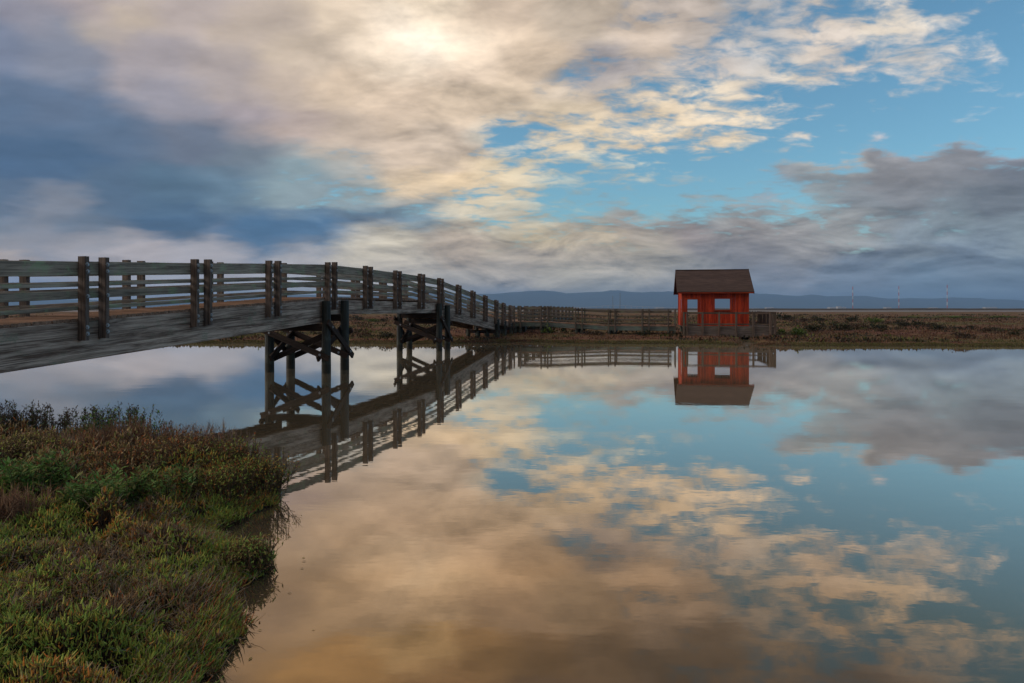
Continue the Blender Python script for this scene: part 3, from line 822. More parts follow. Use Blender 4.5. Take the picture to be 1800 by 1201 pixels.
def bank_h(x, y):
    d = bank_d(x, y)
    nz = np.array([fbm(a, b, .9, 4) for a, b in zip(np.ravel(x), np.ravel(y))]).reshape(np.shape(x))
    n2 = np.array([fbm(a + 17, b, 2.6, 2) for a, b in zip(np.ravel(x), np.ravel(y))]).reshape(np.shape(x))
    h = .04 + .06 * n2 * np.clip(d / .4, 0, 1) + .27 * (1 - np.exp(-np.clip(d, 0, None) / 1.0)) + .085 * np.clip(np.asarray(y) - 6.4, 0, 3) * np.clip(d / .8, 0, 1) + .10 * nz * np.clip(d / .5, 0, 1)
    return np.where(d > 0, h, np.maximum(.05 + .5 * d, -.5))
def build_bank():
    xs = np.concatenate([np.linspace(-26, -10, 30), np.linspace(-9.8, -1.2, 130), np.linspace(-1, 8.4, 40)])
    ys = np.concatenate([np.linspace(-18, 2.5, 30), np.linspace(2.6, 11.4, 130)])
    X, Y = np.meshgrid(xs, ys); Z = bank_h(X, Y)
    V = np.stack([X.ravel(), Y.ravel(), Z.ravel()], 1); nc = len(xs); nr = len(ys)
    i = (np.arange(nr - 1)[:, None] * nc + np.arange(nc - 1)[None]).ravel()
    F = np.stack([i, i + 1, i + nc + 1, i + nc], 1)
    o = np_ob('bank_ground', V, F, M['soil']); structure(o)
    o.data.polygons.foreach_set('use_smooth', [True] * len(F))
build_bank()

GREEN, LIME, OLIVE, ORANGE, RUST, BROWN, GREY, STRAW = (.150, .260, .050), (.320, .370, .075), (.270, .230, .060), (.560, .240, .055), (.380, .120, .040), (.185, .108, .052), (.255, .190, .125), (.450, .330, .175)
def build_pickleweed():
    rng = np.random.default_rng(8)
    n = 8200
    x = rng.uniform(-9.5, -1.6, n * 4); y = 2.9 + 7.8 * rng.uniform(0, 1, n * 4) ** 1.15
    d = bank_d(x, y); vis = (np.abs(x) < y * .84 + .4)
    bare = np.zeros(len(x))
    for (bx, by, br) in CLEAR: bare = np.maximum(bare, np.exp(-(((x - bx) ** 2 + (y - by) ** 2) / br ** 2)))
    k = (d > -.13) & vis & (rng.uniform(0, 1, n * 4) > bare * .8)
    x, y, d = x[k][:n], y[k][:n], d[k][:n]
    z = np.maximum(bank_h(x, y), .0)
    f1 = np.array([fbm(a, b, 1.3, 3) for a, b in zip(x, y)]); f2 = np.array([fbm(a + 40, b, .8, 3) for a, b in zip(x, y)]); f3 = np.array([fbm(a, b + 90, 3.2, 2) for a, b in zip(x, y)])
    parts = []
    for i in range(len(x)):
        lod = 1.0 + max(0, y[i] - 5) * .10
        m = int(rng.integers(13, 23)); edge = min(1.0, .35 + max(d[i], 0) * .9)
        dead = f1[i] + rng.normal(0, .25)
        if y[i] > 6.7 and x[i] < -3.9: pal, w = [BROWN, GREY, STRAW, OLIVE, GREEN, RUST], [3.2, 2, 2.2, 1.6, 1.0, 1.8]
        elif dead > .40: pal, w = [BROWN, GREY, RUST, OLIVE, STRAW], [4, 3, 1, 1, .6]
        elif f2[i] > .10: pal, w = [ORANGE, OLIVE, LIME, GREEN, RUST, STRAW], [2.2, 2, 2.5, 2, 1, .5]
        else: pal, w = [GREEN, LIME, OLIVE, ORANGE, BROWN], [3.6, 5, 1.6, .7, .5]
        if f3[i] < -.34 and d[i] > .15: continue
        top = (.05 + .22 * np.clip(f3[i] * 1.4 + .45, 0, 1.2)) * edge * (1.3 if y[i] > 6.6 else 1)
        top = max(top, .02); rr = rng.uniform(.05, .10)
        a = rng.uniform(0, 2 * math.pi, m); q = rr * np.sqrt(rng.uniform(0, 1, m)); dome = 1 - .55 * (q / rr) ** 2
        hb = top * dome * rng.uniform(.45, 1.0, m)
        tip = pick(rng, m, pal, w); shoot = pick(rng, m, pal, w, .15)
        P = np.stack([x[i] + q * np.cos(a), y[i] + q * np.sin(a), z[i] + hb], 1)
        root = np.stack([x[i] + q * .35 * np.cos(a), y[i] + q * .35 * np.sin(a), np.full(m, z[i] - .02)], 1)
        br = pick(rng, m, [(.060, .040, .028), (.095, .068, .050)])
        parts.append(prisms(root, P, np.full(m, .0030) * lod, np.full(m, .0024) * lod, br, br))
        tilt = np.clip(np.abs(rng.normal(.62, .40, m)), 0, 1.6); az = a + rng.normal(0, 1.1, m)
        ln = rng.uniform(.022, .058, m) * lod
        parts.append(curved(P, az, tilt, ln, rng.uniform(.0045, .0080, m) * lod, shoot * .8, tip, rng, .25, 2))
        if dead > .05:                                # bare grey twigs through the mat
            t = 5; ta = rng.uniform(0, 2 * math.pi, t); tc = pick(rng, t, [GREY, BROWN, (.22, .18, .15)])
            P = np.stack([x[i] + rng.normal(0, .06, t), y[i] + rng.normal(0, .06, t), np.full(t, z[i] + top * .6)], 1)
            parts.append(curved(P, ta, rng.uniform(.5, 1.4, t), rng.uniform(.06, .16, t), np.full(t, .0022) * lod, tc, tc, rng, -.1, 3))
    k = np.where((d < .14) & (y < 9.2))[0]             # sprigs trailing over the edge
    for i in k:
        m = 7; e = .02
        gx = float(bank_d(x[i] + e, y[i]) - bank_d(x[i] - e, y[i])); gy = float(bank_d(x[i], y[i] + e) - bank_d(x[i], y[i] - e))
        az = math.atan2(-gy, -gx) + rng.normal(0, .6, m)
        tip = pick(rng, m, [GREEN, OLIVE, RUST, BROWN, LIME], [3, 2, 1, 2, 1])
        P = np.stack([np.full(m, x[i]), np.full(m, y[i]), np.full(m, z[i] + .03)], 1) + rng.normal(0, .035, (m, 3)) * np.array([1, 1, .5])
        parts.append(curved(P, az, rng.uniform(.3, 1.3, m), rng.uniform(.04, .11, m), rng.uniform(.0036, .0058, m), tip * .6, tip, rng, .2, 2))
    V, F, C = join(parts); C = C * 1.45
    o = np_ob('pickleweed', V, F, M['leaf'], C); o['kind'] = 'stuff'
    tag(o, 'low green, orange and brown pickleweed carpeting the near bank', 'ground cover')
def at_px(px, y): return (px - 900) / 1200 * y
CLEAR = [(at_px(60, 6.9), 6.9, .45), (at_px(185, 6.7), 6.7, .5), (at_px(290, 7.1), 7.1, .42), (at_px(345, 8.85), 8.85, .5), (at_px(225, 8.35), 8.35, .5), (at_px(105, 8.3), 8.3, .4), (at_px(15, 6.2), 6.2, .35)]
build_pickleweed()

def leafy_plant(rng, n, rad, h, leaf_cols, leaf=.055, heads=0, upright=False):
    a = rng.uniform(0, 2 * math.pi, n); q = rad * .35 * np.sqrt(rng.uniform(0, 1, n))
    P = np.stack([q * np.cos(a), q * np.sin(a), np.zeros(n)], 1)
    tilt = np.abs(rng.normal(.18 if upright else .5, .14 if upright else .25, n)); hh = h * rng.uniform(.65, 1.08, n)
    st = []; lf = []; hd = []
    p = P.copy(); t = tilt; az = a; K = 5
    for k in range(K):
        d = np.stack([np.sin(t) * np.cos(az), np.sin(t) * np.sin(az), np.cos(t)], 1); qv = p + d * (hh / K)[:, None]
        r0 = .0042 * (1 - .14 * k)
        c0 = np.tile(np.array([(.060, .045, .028)]), (n, 1))
        st.append(prisms(p, qv, np.full(n, r0), np.full(n, r0 * .85), c0, c0))
        if k >= 1:
            m = 6 if k < K - 1 else 4
            for j in range(m):
                f = rng.uniform(0, 1, n)[:, None]; la = rng.uniform(0, 2 * math.pi, n); le = rng.uniform(.1, .9, n)
                D = np.stack([np.cos(la) * np.cos(le), np.sin(la) * np.cos(le), np.sin(le)], 1)
                Uv = np.stack([-np.cos(la) * np.sin(le), -np.sin(la) * np.sin(le), np.cos(le)], 1)
                lf.append(leaves(p + (qv - p) * f, D, Uv, leaf * rng.uniform(.6, 1.2, n), leaf * .34 * rng.uniform(.7, 1.2, n), pick(rng, n, leaf_cols)))
        p = qv; t = t * .75 + rng.normal(0, .08, n); az = az + rng.normal(0, .2, n)
    if heads:
        for j in range(heads):
            a2 = rng.uniform(0, 2 * math.pi, n); e2 = rng.uniform(.5, 1.4, n); l2 = rng.uniform(.02, .06, n)
            D = np.stack([np.cos(a2) * np.cos(e2), np.sin(a2) * np.cos(e2), np.sin(e2)], 1)
            o0 = p - np.stack([np.zeros(n), np.zeros(n), rng.uniform(0, .13, n)], 1); tipp = o0 + D * l2[:, None]
            c = np.tile(np.array([(.050, .034, .026)]), (n, 1))
            hd.append(prisms(o0, tipp, np.full(n, .0022), np.full(n, .0018), c, c))
            c2 = pick(rng, n, [(.045, .028, .024), (.075, .045, .035)])
            hd.append(prisms(tipp - D * .004, tipp + D * .016, np.full(n, .006), np.full(n, .004), c2, c2))
    return join(st), join(lf), (join(hd) if hd else None)

def place_leafy(name, label, x, y, seed, n, rad, h, cols, leaf=.055, heads=0, upright=False):
    rng = np.random.default_rng(seed); s, l, hd = leafy_plant(rng, n, rad, h, cols, leaf, heads, upright)
    z = float(bank_h(np.array([x]), np.array([y]))[0]) - .02
    T = thing(name, label, 'plant', (x, y, z))
    np_ob('stem', *s[:2], M['twig'], s[2], T)['kind'] = 'stuff'; np_ob('foliage', *l[:2], M['leaf'], l[2], T)['kind'] = 'stuff'
    if hd: np_ob('seed_head', *hd[:2], M['twig'], hd[2], T)['kind'] = 'stuff'
GP = [(.095, .215, .050), (.150, .270, .065), (.060, .135, .034), (.180, .185, .060)]
GD = [(.045, .085, .025), (.070, .085, .030), (.085, .058, .038)]
place_leafy('leafy_plant', 'bright green leafy plant low at the left edge of the near bank', at_px(60, 6.9), 6.9, 1, 70, .60, .46, GP, .085)
place_leafy('leafy_plant', 'dark green leafy plant in the shaded middle of the near bank', at_px(185, 6.7), 6.7, 2, 74, .65, .44, GP, .082)
place_leafy('leafy_plant', 'green leafy plant with browning tops right of the dark hollow on the near bank', at_px(290, 7.1), 7.1, 3, 52, .60, .42, GP + [(.12, .07, .03)], .070)
place_leafy('seeding_weed', 'tall green weed with dark seed heads standing highest on the bank skyline', at_px(205, 9.3), 9.3, 4, 110, .95, .66, GP, .070, 6, True)
place_leafy('seeding_weed', 'thin dark weed with seed heads on the skyline left of the tall green weed', at_px(88, 9.3), 9.3, 5, 70, .90, .56, GD, .060, 6, True)
place_leafy('seeding_weed', 'dark bushy weed with seed heads at the left edge of the bank skyline', at_px(18, 9.2), 9.2, 6, 90, 1.0, .56, GD, .062, 5, True)
place_leafy('seeding_weed', 'short green weed between the tall seeding weed and the dry twiggy shrub', at_px(268, 9.2), 9.2, 7, 55, .7, .52, GP, .060, 4, True)

def twig_shrub(name, label, x, y, seed, n, rad, h, cols, extra=None):
    rng = np.random.default_rng(seed); z = float(bank_h(np.array([x]), np.array([y]))[0]) - .02
    T = thing(name, label, 'shrub', (x, y, z))
    a = rng.uniform(0, 2 * math.pi, n); tl = np.abs(rng.normal(.55, .32, n)); L = h * rng.uniform(.6, 1.05, n) * (1 + .35 * np.sin(tl))
    p = np.stack([rng.normal(0, rad * .22, n), rng.normal(0, rad * .22, n), np.zeros(n)], 1); parts = []; tips = []
    K = 4; az = a; t = tl
    for k in range(K):
        d = np.stack([np.sin(t) * np.cos(az), np.sin(t) * np.sin(az), np.cos(t)], 1); q = p + d * (L / K)[:, None]
        c = pick(rng, n, cols); r = .0048 * (1 - .18 * k)
        parts.append(prisms(p, q, np.full(n, r), np.full(n, r * .82), c, c))
        for j in range(3 + k):
            f = rng.uniform(0, 1, n)[:, None]; s0 = p + (q - p) * f; a2 = az + rng.normal(0, .9, n); t2 = np.clip(t + rng.normal(0, .5, n), 0, 1.4)
            d2 = np.stack([np.sin(t2) * np.cos(a2), np.sin(t2) * np.sin(a2), np.cos(t2)], 1); l2 = rng.uniform(.05, .13, n)
            s1 = s0 + d2 * l2[:, None]; c = pick(rng, n, cols)
            parts.append(prisms(s0, s1, np.full(n, .0026), np.full(n, .0014), c, c)); tips.append(s1)
        p = q; t = t * .8 + rng.normal(0, .12, n); az = az + rng.normal(0, .25, n)
    b = join(parts); np_ob('branch', *b[:2], M['twig'], b[2], T)['kind'] = 'stuff'
    tp = np.concatenate(tips); m = len(tp)
    if extra is not None:
        la = rng.uniform(0, 2 * math.pi, m); le = rng.uniform(-.3, 1.3, m)
        D = np.stack([np.cos(la) * np.cos(le), np.sin(la) * np.cos(le), np.sin(le)], 1); U = np.stack([-np.cos(la) * np.sin(le), -np.sin(la) * np.sin(le), np.cos(le)], 1)
        l = leaves(tp - D * .01, D, U, rng.uniform(.022, .052, m), rng.uniform(.010, .017, m), pick(rng, m, extra))
        np_ob('foliage', *l[:2], M['leaf'], l[2], T)['kind'] = 'stuff'
DRY = [(.260, .190, .160), (.185, .125, .100), (.120, .080, .062), (.330, .245, .200)]
DRB = [(.220, .125, .080), (.150, .080, .052), (.300, .185, .115)]
twig_shrub('dry_shrub', 'grey-brown leafless twiggy shrub at the crest of the near bank by the bridge reflection', at_px(345, 8.85), 8.85, 11, 210, .95, .50, DRY)
twig_shrub('dry_shrub', 'reddish brown dried shrub on the bank top just below the tall green weed', at_px(225, 8.35), 8.35, 12, 190, .95, .40, DRB, [(.14, .075, .04), (.09, .05, .03)])
twig_shrub('dry_shrub', 'pale straw-coloured dried shrub on the left of the bank top', at_px(105, 8.3), 8.3, 13, 110, .80, .28, [(.38, .26, .17), (.28, .19, .13), (.19, .13, .10)])
twig_shrub('dry_shrub', 'dark brown dead shrub at the left edge halfway down the near bank', at_px(15, 6.2), 6.2, 14, 90, .5, .26, DRB)
SB = [(.110, .070, .045), (.080, .055, .036)]
for args in [
 ('orange-tinged green shrub at the tip of the bank over the water', 448, 8.05, 15, 200, .60, .36, [OLIVE, LIME, GREEN, ORANGE]),
 ('rounded olive shrub between the dry twiggy shrub and the bank tip', 392, 8.25, 16, 220, .70, .40, [OLIVE, GREEN, RUST, BROWN, LIME]),
 ('dark drooping shrub hanging over the water at the middle of the bank edge', 440, 5.8, 17, 110, .32, .17, [OLIVE, GREEN, BROWN]),
 ('russet rounded shrub just below the grey-brown twiggy shrub', 318, 8.15, 18, 220, .75, .38, [RUST, BROWN, OLIVE, STRAW]),
 ('green and rust shrub low on the water side of the upper bank', 384, 7.5, 19, 190, .60, .30, [GREEN, OLIVE, LIME, RUST]),
 ('brown-topped shrub in the centre of the upper bank', 258, 7.75, 20, 220, .75, .36, [BROWN, RUST, OLIVE, STRAW]),
 ('olive and straw shrub at the left of the upper bank above the leafy plant', 40, 7.7, 21, 210, .80, .34, [STRAW, OLIVE, BROWN, LIME])]:
    lab, px, yy, sd_, n_, rd, hh, ex = args
    twig_shrub('seepweed_shrub', lab, at_px(px, yy), yy, sd_, n_, rd, hh, SB, ex)

def floating_bits():
    rng = np.random.default_rng(77); n = 46
    y = rng.uniform(4.3, 7.2, n); x = np.interp(y, [4.3, 5, 5.7, 6.1, 6.6, 7.2], [-1.85, -1.95, -2.0, -2.0, -2.7, -2.8]) + np.abs(rng.normal(0, .14, n))
    a = rng.uniform(0, 2 * math.pi, n); D = np.stack([np.cos(a), np.sin(a), np.zeros(n)], 1); U = np.tile(np.array([[0, 0, 1.0]]), (n, 1)); l = rng.uniform(.012, .05, n)
    V, F, C = leaves(np.stack([x, y, np.full(n, .004)], 1), D, U, l, l * .35, pick(rng, n, [BROWN, OLIVE, STRAW, GREY]))
    o = np_ob('floating_debris', V, F, M['leaf'], C); o['kind'] = 'stuff'; tag(o, 'bits of leaf and stem floating beside the near bank', 'debris')
floating_bits()

# far marsh: tufts and bushes ------------------------------------
def marsh_tufts():
    rng = np.random.default_rng(21); n = 30000
    y = 39 + (rng.uniform(0, 1, n) ** 2.2) * 120; x = rng.uniform(-1, 1, n) * (y * .95)
    h0 = np.array([ground_h(a, b) for a, b in zip(x, y)]); xs = rng.uniform(-38, 38, 7000); ys = np.array([shore_y(v) for v in xs]) + rng.uniform(0, .9, 7000)
    x = np.concatenate([x, xs]); y = np.concatenate([y, ys]); h0 = np.concatenate([h0, [ground_h(a, b) for a, b in zip(xs, ys)]])
    k = h0 > .0; x, y, h0 = x[k], y[k], h0[k]; n = len(x)
    nz = np.array([fbm(a, b, .10, 3) for a, b in zip(x, y)])
    near = np.array([b - shore_y(a) for a, b in zip(x, y)]) < 1.6
    parts = []
    for rep in range(5):
        px = x + rng.normal(0, .12, n); py = y + rng.normal(0, .10, n)
        P = np.stack([px, py, h0 - .02], 1); a = rng.uniform(0, 2 * math.pi, n); e = rng.uniform(.5, 1.5, n)
        D = np.stack([np.cos(a) * np.cos(e), np.sin(a) * np.cos(e), np.sin(e)], 1); U = np.stack([-np.cos(a) * np.sin(e), -np.sin(a) * np.sin(e), np.cos(e)], 1)
        col = pick(rng, n, [(.130, .060, .040), (.080, .040, .028), (.160, .095, .055), (.100, .085, .038)], [4, 3, 2, 1])
        col = np.where((nz > .25)[:, None], pick(rng, n, [(.085, .090, .032), (.120, .105, .045)]), col)
        col = np.where((near & (nz > -.15))[:, None], pick(rng, n, [(.090, .105, .028), (.125, .115, .040), (.10, .07, .04)]), col)
        ln = rng.uniform(.07, .19, n) * (1 + .004 * y) * np.where(near, .6, 1.0); parts.append(leaves(P, D, U, ln, ln * rng.uniform(.18, .35, n), col))
    n2 = 2600                                          # coarser clumps scattered through it
    y2 = 42 + (rng.uniform(0, 1, n2) ** 1.7) * 150; x2 = rng.uniform(-1, 1, n2) * (y2 * .95)
    h2 = np.array([ground_h(a, b) for a, b in zip(x2, y2)]); k2 = (h2 > .10) & (np.array([fbm(a, b, .07, 3) for a, b in zip(x2, y2)]) > -.12); x2, y2, h2 = x2[k2], y2[k2], h2[k2]; n2 = len(x2)
    base = pick(rng, n2, [(.035, .030, .018), (.050, .045, .020), (.095, .050, .030), (.110, .120, .030)], [4, 2, 3, 1])
    for rep in range(14):
        sz = .30 * (1 + .006 * y2)
        P = np.stack([x2 + rng.normal(0, 1, n2) * sz, y2 + rng.normal(0, 1, n2) * sz, h2], 1); a = rng.uniform(0, 2 * math.pi, n2); e = rng.uniform(.4, 1.4, n2)
        D = np.stack([np.cos(a) * np.cos(e), np.sin(a) * np.cos(e), np.sin(e)], 1); U = np.stack([-np.cos(a) * np.sin(e), -np.sin(a) * np.sin(e), np.cos(e)], 1)
        ln = rng.uniform(.10, .24, n2) * (1 + .006 * y2); parts.append(leaves(P, D, U, ln, ln * .5, base * rng.uniform(.7, 1.3, (n2, 1))))
    V, F, C = join(parts); o = np_ob('marsh_grass', V, F, M['leaf'], C); o['kind'] = 'stuff'
    tag(o, 'reddish brown low marsh vegetation covering the far shore', 'marsh plants')
marsh_tufts()

def bush_mesh(seed, cols, n=420):
    rng = np.random.default_rng(seed); lob = rng.normal(0, .38, (6, 2)); ls = rng.uniform(.35, .65, 6)
    i = rng.integers(0, 6, n); a = rng.uniform(0, 2 * math.pi, n); e = np.arcsin(rng.uniform(-.1, 1, n)); r = ls[i] * rng.uniform(.55, 1.08, n)
    P = np.stack([lob[i, 0] + r * np.cos(a) * np.cos(e), lob[i, 1] + r * np.sin(a) * np.cos(e), .10 + r * np.sin(e) * 1.05], 1)
    a = a + rng.normal(0, .7, n); e = np.clip(e + rng.normal(0, .6, n), -.3, 1.5)
    D = np.stack([np.cos(a) * np.cos(e), np.sin(a) * np.cos(e), np.sin(e)], 1); U = np.stack([-np.cos(a) * np.sin(e), -np.sin(a) * np.sin(e), np.cos(e)], 1)
    l = rng.uniform(.12, .26, n); L = leaves(P, D, U, l, l * .55, pick(rng, n, cols, jit=.35))
    st = np.stack([lob[:, 0] * .3, lob[:, 1] * .3, np.full(6, -.1)], 1); en = np.stack([lob[:, 0], lob[:, 1], ls * .7], 1)
    c = np.tile(np.array([(.05, .035, .025)]), (6, 1)); S = prisms(st, en, np.full(6, .03), np.full(6, .015), c, c)
    return L, S
BUSH = {'dark': [(.022, .030, .014), (.035, .040, .018), (.045, .036, .022)], 'brown': [(.060, .036, .024), (.040, .026, .018), (.075, .055, .03)], 'green': [(.075, .130, .024), (.105, .155, .030), (.050, .070, .02)]}
PROTO = {}
for kk, (kind, cols) in enumerate(BUSH.items()):
    for v in range(2):
        L, S = bush_mesh(50 + kk * 5 + v, cols)
        T0 = thing('marsh_bush', '', 'bush', (0, 0, 0))
        PROTO[(kind, v)] = (T0, np_ob('foliage', *L[:2], M['leaf'], L[2], T0), np_ob('stem', *S[:2], M['twig'], S[2], T0))
used = set()
def put_bush(i, px, py, width, kind, label):
    """a bush whose foot is seen at bearing px, depression py"""
    h = .42
    for _ in range(4):
        y = (CH - h) * 1200 / (py - 542); x = (px - 900) / 1200 * y; h = ground_h(x, y)
    T0, f0, s0 = PROTO[(kind, i % 2)]
    f0['kind'] = s0['kind'] = 'stuff'
    if (kind, i % 2) in used:
        T = T0.copy(); COL.objects.link(T)
        for c in (f0, s0): c2 = c.copy(); COL.objects.link(c2); c2.parent = T
    else: T = T0; used.add((kind, i % 2))
    s = width * 1.22 / 1200 * y / 1.7
    T.location = (x, y, h - .03); T.rotation_euler = (0, 0, i * 1.7); T.scale = (s, s, s * (.72 + .1 * math.sin(i * 2.3)))
    T['label'] = label; T['category'] = 'bush'; T['group'] = 'bushes scattered over the far marsh'
    if 'patch' in label: T.scale = (s, s * 1.5, s * .16)
BUSHES = [
 (1374, 563, 30, 'dark', 'low dark bush just right of the hut platform, on the back of the marsh'),
 (1396, 589, 34, 'green', 'green bush on the shore just right of the hut platform corner'),
 (1408, 566, 26, 'brown', 'brownish bush second along the back row right of the hut'),
 (1434, 583, 34, 'dark', 'left half of the long dark thicket in the middle of the right marsh'),
 (1470, 583, 36, 'dark', 'right half of the long dark thicket in the middle of the right marsh'),
 (1436, 565, 24, 'dark', 'small dark bush on the back row above the long thicket'),
 (1501, 566, 22, 'dark', 'blackish bush standing under the leftmost red and white mast'),
 (1505, 579, 30, 'brown', 'brown bush at the right end of the long dark thicket'),
 (1540, 580, 32, 'dark', 'largest dark bush on the right marsh, right of the leftmost mast'),
 (1535, 568, 24, 'green', 'small green bush just behind the largest dark bush'),
 (1564, 571, 22, 'brown', 'brownish bush left of the middle mast on the right marsh'),
 (1590, 575, 26, 'dark', 'dark round bush under the middle red and white mast'),
 (1612, 574, 24, 'dark', 'dark bush just right of the middle mast, first of two touching'),
 (1634, 575, 22, 'brown', 'brown bush just right of the middle mast, second of two touching'),
 (1650, 580, 26, 'dark', 'dark bush on the right marsh just left of the rightmost mast'),
 (1681, 579, 18, 'dark', 'small dark bush just right of the rightmost mast'),
 (1708, 577, 16, 'dark', 'tiny dark bush in line with the rightmost mast, further right'),
 (1728, 585, 22, 'brown', 'brown bush between the two small dark bushes near the right edge'),
 (1746, 581, 18, 'dark', 'small upright dark bush near the right edge of the marsh'),
 (1699, 597, 30, 'brown', 'spiky bush alone near the shore at the right, mirrored in the water'),
 (1786, 591, 20, 'dark', 'dark bush at the far right edge of the marsh'),
 (1620, 560, 40, 'green', 'bright green patch of plants at the back of the marsh, left one'),
 (1675, 559, 44, 'green', 'bright green patch of plants at the back of the marsh, middle one'),
 (1745, 559, 44, 'green', 'bright green patch of plants at the back of the marsh, right one'),
 (944, 599, 24, 'dark', 'dark green bush on the shore under the start of the hut boardwalk'),
 (970, 594, 28, 'green', 'green bush on the shore below the first posts of the hut boardwalk'),
 (925, 598, 12, 'brown', 'small stumpy brown bush on the shore right of the bridge foot'),
 (1048, 593, 26, 'brown', 'brown bush on the shore in front of the middle of the hut boardwalk'),
 (1070, 597, 34, 'dark', 'large dark bush on the shore in front of the middle of the hut boardwalk'),
 (1132, 591, 26, 'dark', 'dark bush against the hut boardwalk, left of the shoreline brown one'),
 (1156, 599, 28, 'brown', 'dark brown twiggy bush on the shore left of the red hut'),
 (1300, 590, 20, 'green', 'small bush against the platform skirt below the hut'),
 (652, 566, 20, 'green', 'green bush far back seen under the bridge between its two towers'),
 (676, 566, 16, 'dark', 'small dark bush far back just left of the second bridge tower'),
 (628, 564, 20, 'dark', 'dark bush far back just right of the first bridge tower'),
 (678, 593, 30, 'dark', 'dark bush near the shore just left of the second bridge tower'),
 (636, 593, 24, 'brown', 'brown bush near the shore between the two bridge towers'),
 (450, 604, 36, 'green', 'green bush on the shore just left of the first bridge tower'),
 (405, 606, 32, 'brown', 'brown bush on the shore under the rising girder')]
for i, b in enumerate(BUSHES): put_bush(i, *b)
for k, t in PROTO.items():
    if k not in used:
        for o in t: bpy.data.objects.remove(o)

# ------------------------------------------------------------------ far things
M['mast_red'] = material('mast_red_paint', lambda g: principled(g, (.55, .08, .05), .6))
M['mast_white'] = material('mast_white_paint', lambda g: principled(g, (.72, .70, .68), .6))
M['steel'] = material('grey_pylon_steel', lambda g: principled(g, (.20, .20, .21), .6))
M['concrete'] = material('pale_concrete', lambda g: principled(g, (.55, .50, .45), .8))
M['pale_wall'] = material('pale_building_wall', lambda g: principled(g, (.48, .46, .43), .8))
M['dull_roof'] = material('dull_building_roof', lambda g: principled(g, (.35, .32, .30), .8))
def lattice(parent, name, z0, z1, w0, w1, mat, t=.28):
    """one section of a lattice tower: four legs and cross bracing"""
    V = []; F = []
    def bar(a, b):
        a = Vector(a); b = Vector(b); d = (b - a).normalized(); s = d.cross(Vector((.3, .9, .2))).normalized() * t / 2; u = d.cross(s)
        k = len(V)
        for p in (a, b): V.extend([p + s, p + u, p - s, p - u])
        F.extend([(k + i, k + (i + 1) % 4, k + 4 + (i + 1) % 4, k + 4 + i) for i in range(4)])
    c = [(-1, -1), (1, -1), (1, 1), (-1, 1)]
    for i in range(4):
        a, b = c[i], c[(i + 1) % 4]
        bar((a[0] * w0, a[1] * w0, z0), (a[0] * w1, a[1] * w1, z1)); bar((a[0] * w0, a[1] * w0, z0), (b[0] * w1, b[1] * w1, z1)); bar((a[0] * w1, a[1] * w1, z1), (b[0] * w1, b[1] * w1, z1))
    return mesh_ob(name, V, F, mat, parent)
for px, top, which in ((1499, 504, 'leftmost'), (1580, 503, 'middle'), (1665, 501, 'rightmost')):
    y = 2600.0; H = (542 - top) / 1200 * y + CH
    T = thing('radio_mast', 'tall slender red and white radio mast on the far flats, %s of three' % which, 'mast', ((px - 900) / 1200 * y, y, 0), 'radio masts on the far flats')
    for k in range(7):
        lattice(T, 'mast_section', H * k / 7, H * (k + 1) / 7, 1.0, 1.0, M['mast_red'] if k % 2 == 0 else M['mast_white'], .36)
    for a in range(3):
        e = Vector((math.cos(a * 2.094) * H * .45, math.sin(a * 2.094) * H * .45, 0)); s = Vector((.06, .06, 0))
        mesh_ob('guy_wire', [e - s, e + s, Vector((0, 0, H * .8)) + s, Vector((0, 0, H * .8)) - s, e + Vector((.06, -.06, 0)), Vector((.06, -.06, H * .8))], [(0, 1, 2, 3), (1, 4, 5, 2), (4, 0, 3, 5)], M['steel'], T)
for px, top, which in ((1077, 519, 'shorter left one'), (1090, 513, 'taller right one')):
    y = 3200.0; H = (542 - top) / 1200 * y
    T = thing('power_pylon', 'grey lattice power pylon behind the distant bridge hump, %s of two' % which, 'pylon', ((px - 900) / 1200 * y, y, 0), 'power pylons behind the distant bridge')
    for k in range(4): lattice(T, 'tower_section', H * k / 4, H * (k + 1) / 4, 3.2 - .75 * k, 2.45 - .75 * k, M['steel'], .5)
    for z, wd in ((.78, 5), (.92, 4)):
        mesh_ob('cross_arm', [(-wd, -.4, H * z), (wd, -.4, H * z), (wd, .4, H * z), (-wd, .4, H * z), (0, -.4, H * z + 1.6), (0, .4, H * z + 1.6)], [(0, 3, 2, 1), (0, 1, 4), (2, 3, 5), (1, 2, 5, 4), (3, 0, 4, 5)], M['steel'], T)
# long road bridge whose crown catches the sun
T = thing('distant_bridge', 'long pale road bridge rising to a sunlit hump across the bay', 'bridge', (780, 5200, 0))
V = []; F = []; prof = [(-420, 3), (-300, 6), (-180, 12), (-90, 21), (-40, 25), (20, 26), (80, 23), (180, 17), (320, 12), (520, 8), (800, 6), (1100, 5)]
for (x, z) in prof: V += [(x, -6, z - 2.2), (x, 6, z - 2.2), (x, 6, z), (x, -6, z)]
for i in range(len(prof) - 1):
    for k in range(4): a = i * 4; F.append((a + k, a + (k + 1) % 4, a + 4 + (k + 1) % 4, a + 4 + k))
mesh_ob('road_deck', V, F, M['concrete'], T)
for i in range(34):
    x = -400 + 44 * i; z = float(np.interp(x, [p[0] for p in prof], [p[1] for p in prof])) - 2.2
    mesh_ob('pier', [(x - 1, -5, -1), (x + 1, -5, -1), (x + 1, 5, -1), (x - 1, 5, -1), (x - 1, -5, z), (x + 1, -5, z), (x + 1, 5, z), (x - 1, 5, z)], [(0, 1, 5, 4), (1, 2, 6, 5), (2, 3, 7, 6), (3, 0, 4, 7)], M['concrete'], T)
rb = random.Random(5)
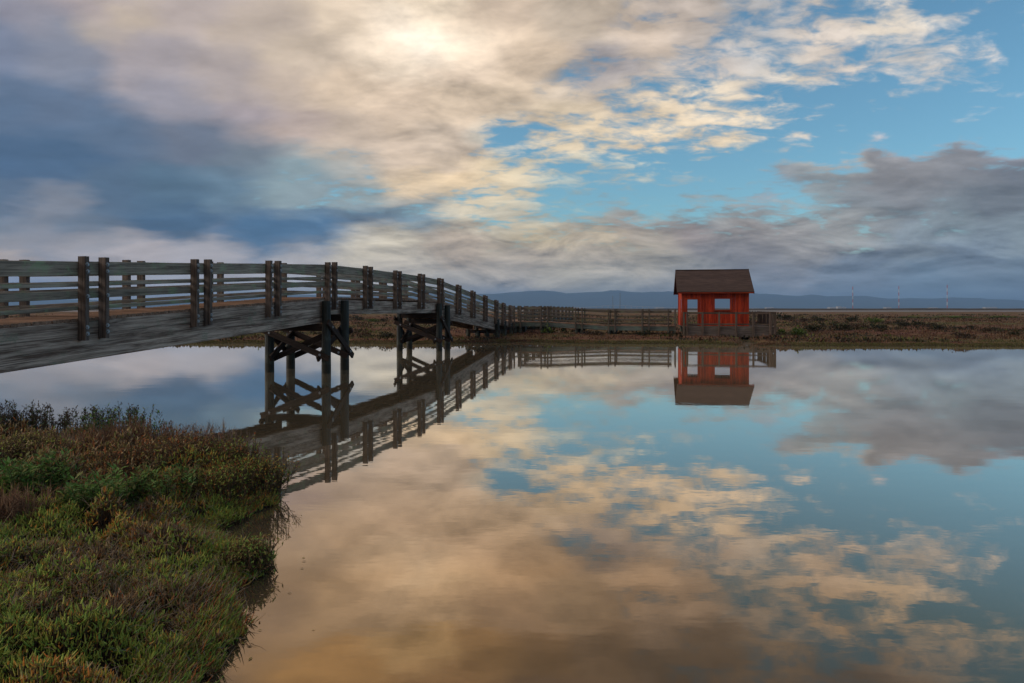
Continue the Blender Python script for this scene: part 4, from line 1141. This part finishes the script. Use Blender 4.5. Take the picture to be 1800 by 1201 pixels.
BL = [(1462, 34, 7, 'low long white building left of the pale building group on the far shore'), (1474, 18, 12, 'tallest pale building of the group on the far shore'), (1482, 22, 8, 'pale building at the right end of the far shore group'), (1352, 40, 6, 'white low building on the far shore just right of the hut roof'), (1010, 46, 6, 'pale low building on the far shore left of the distant bridge'), (1160, 40, 6, 'pale low building on the far shore left of the red hut'), (1740, 60, 7, 'pale low building on the far shore near the right edge'), (1560, 30, 7, 'pale building on the far shore left of the middle mast'), (1640, 40, 5, 'low pale building on the far shore left of the rightmost mast')]
for px, w, h, lab in BL:
    y = 4300.0 + rb.uniform(-150, 150); x = (px - 900) / 1200 * y; w *= 1.2
    T = thing('shore_building', lab, 'building', (x, y, 0), 'buildings on the far shore')
    d = 15
    mesh_ob('wall', [(-w / 2, -d, 0), (w / 2, -d, 0), (w / 2, d, 0), (-w / 2, d, 0), (-w / 2, -d, h), (w / 2, -d, h), (w / 2, d, h), (-w / 2, d, h)], [(0, 1, 5, 4), (1, 2, 6, 5), (2, 3, 7, 6), (3, 0, 4, 7)], M['pale_wall'], T)
    mesh_ob('roof', [(-w / 2 - 1, -d - 1, h), (w / 2 + 1, -d - 1, h), (w / 2 + 1, d + 1, h), (-w / 2 - 1, d + 1, h), (-w / 2 - 1, 0, h + 2.5), (w / 2 + 1, 0, h + 2.5)], [(0, 1, 5, 4), (2, 3, 4, 5), (1, 2, 5), (3, 0, 4), (3, 2, 1, 0)], M['dull_roof'], T)

# ------------------------------------------------------------------ the air
def haze():
    x, y0, y1, z0, z1 = 16200, -70, 16100, -9, 330
    V = [(-x, y0, z0), (x, y0, z0), (x, y1, z0), (-x, y1, z0), (-x, y0, z1), (x, y0, z1), (x, y1, z1), (-x, y1, z1)]
    o = mesh_ob('haze', V, [(3, 2, 1, 0), (4, 5, 6, 7), (0, 1, 5, 4), (1, 2, 6, 5), (2, 3, 7, 6), (3, 0, 4, 7)], bpy.data.materials.new('haze_air'))
    m = o.data.materials[0]; m.use_nodes = True; nt = m.node_tree; nt.nodes.clear()
    out = nt.nodes.new('ShaderNodeOutputMaterial'); v = nt.nodes.new('ShaderNodeVolumePrincipled')
    v.inputs['Color'].default_value = (.34, .60, 1.0, 1); v.inputs['Density'].default_value = 1.05e-4; v.inputs['Anisotropy'].default_value = 0.0
    nt.links.new(v.outputs[0], out.inputs['Volume'])
    o['kind'] = 'stuff'; tag(o, 'thin blue haze over the bay and hills', 'haze')
haze()
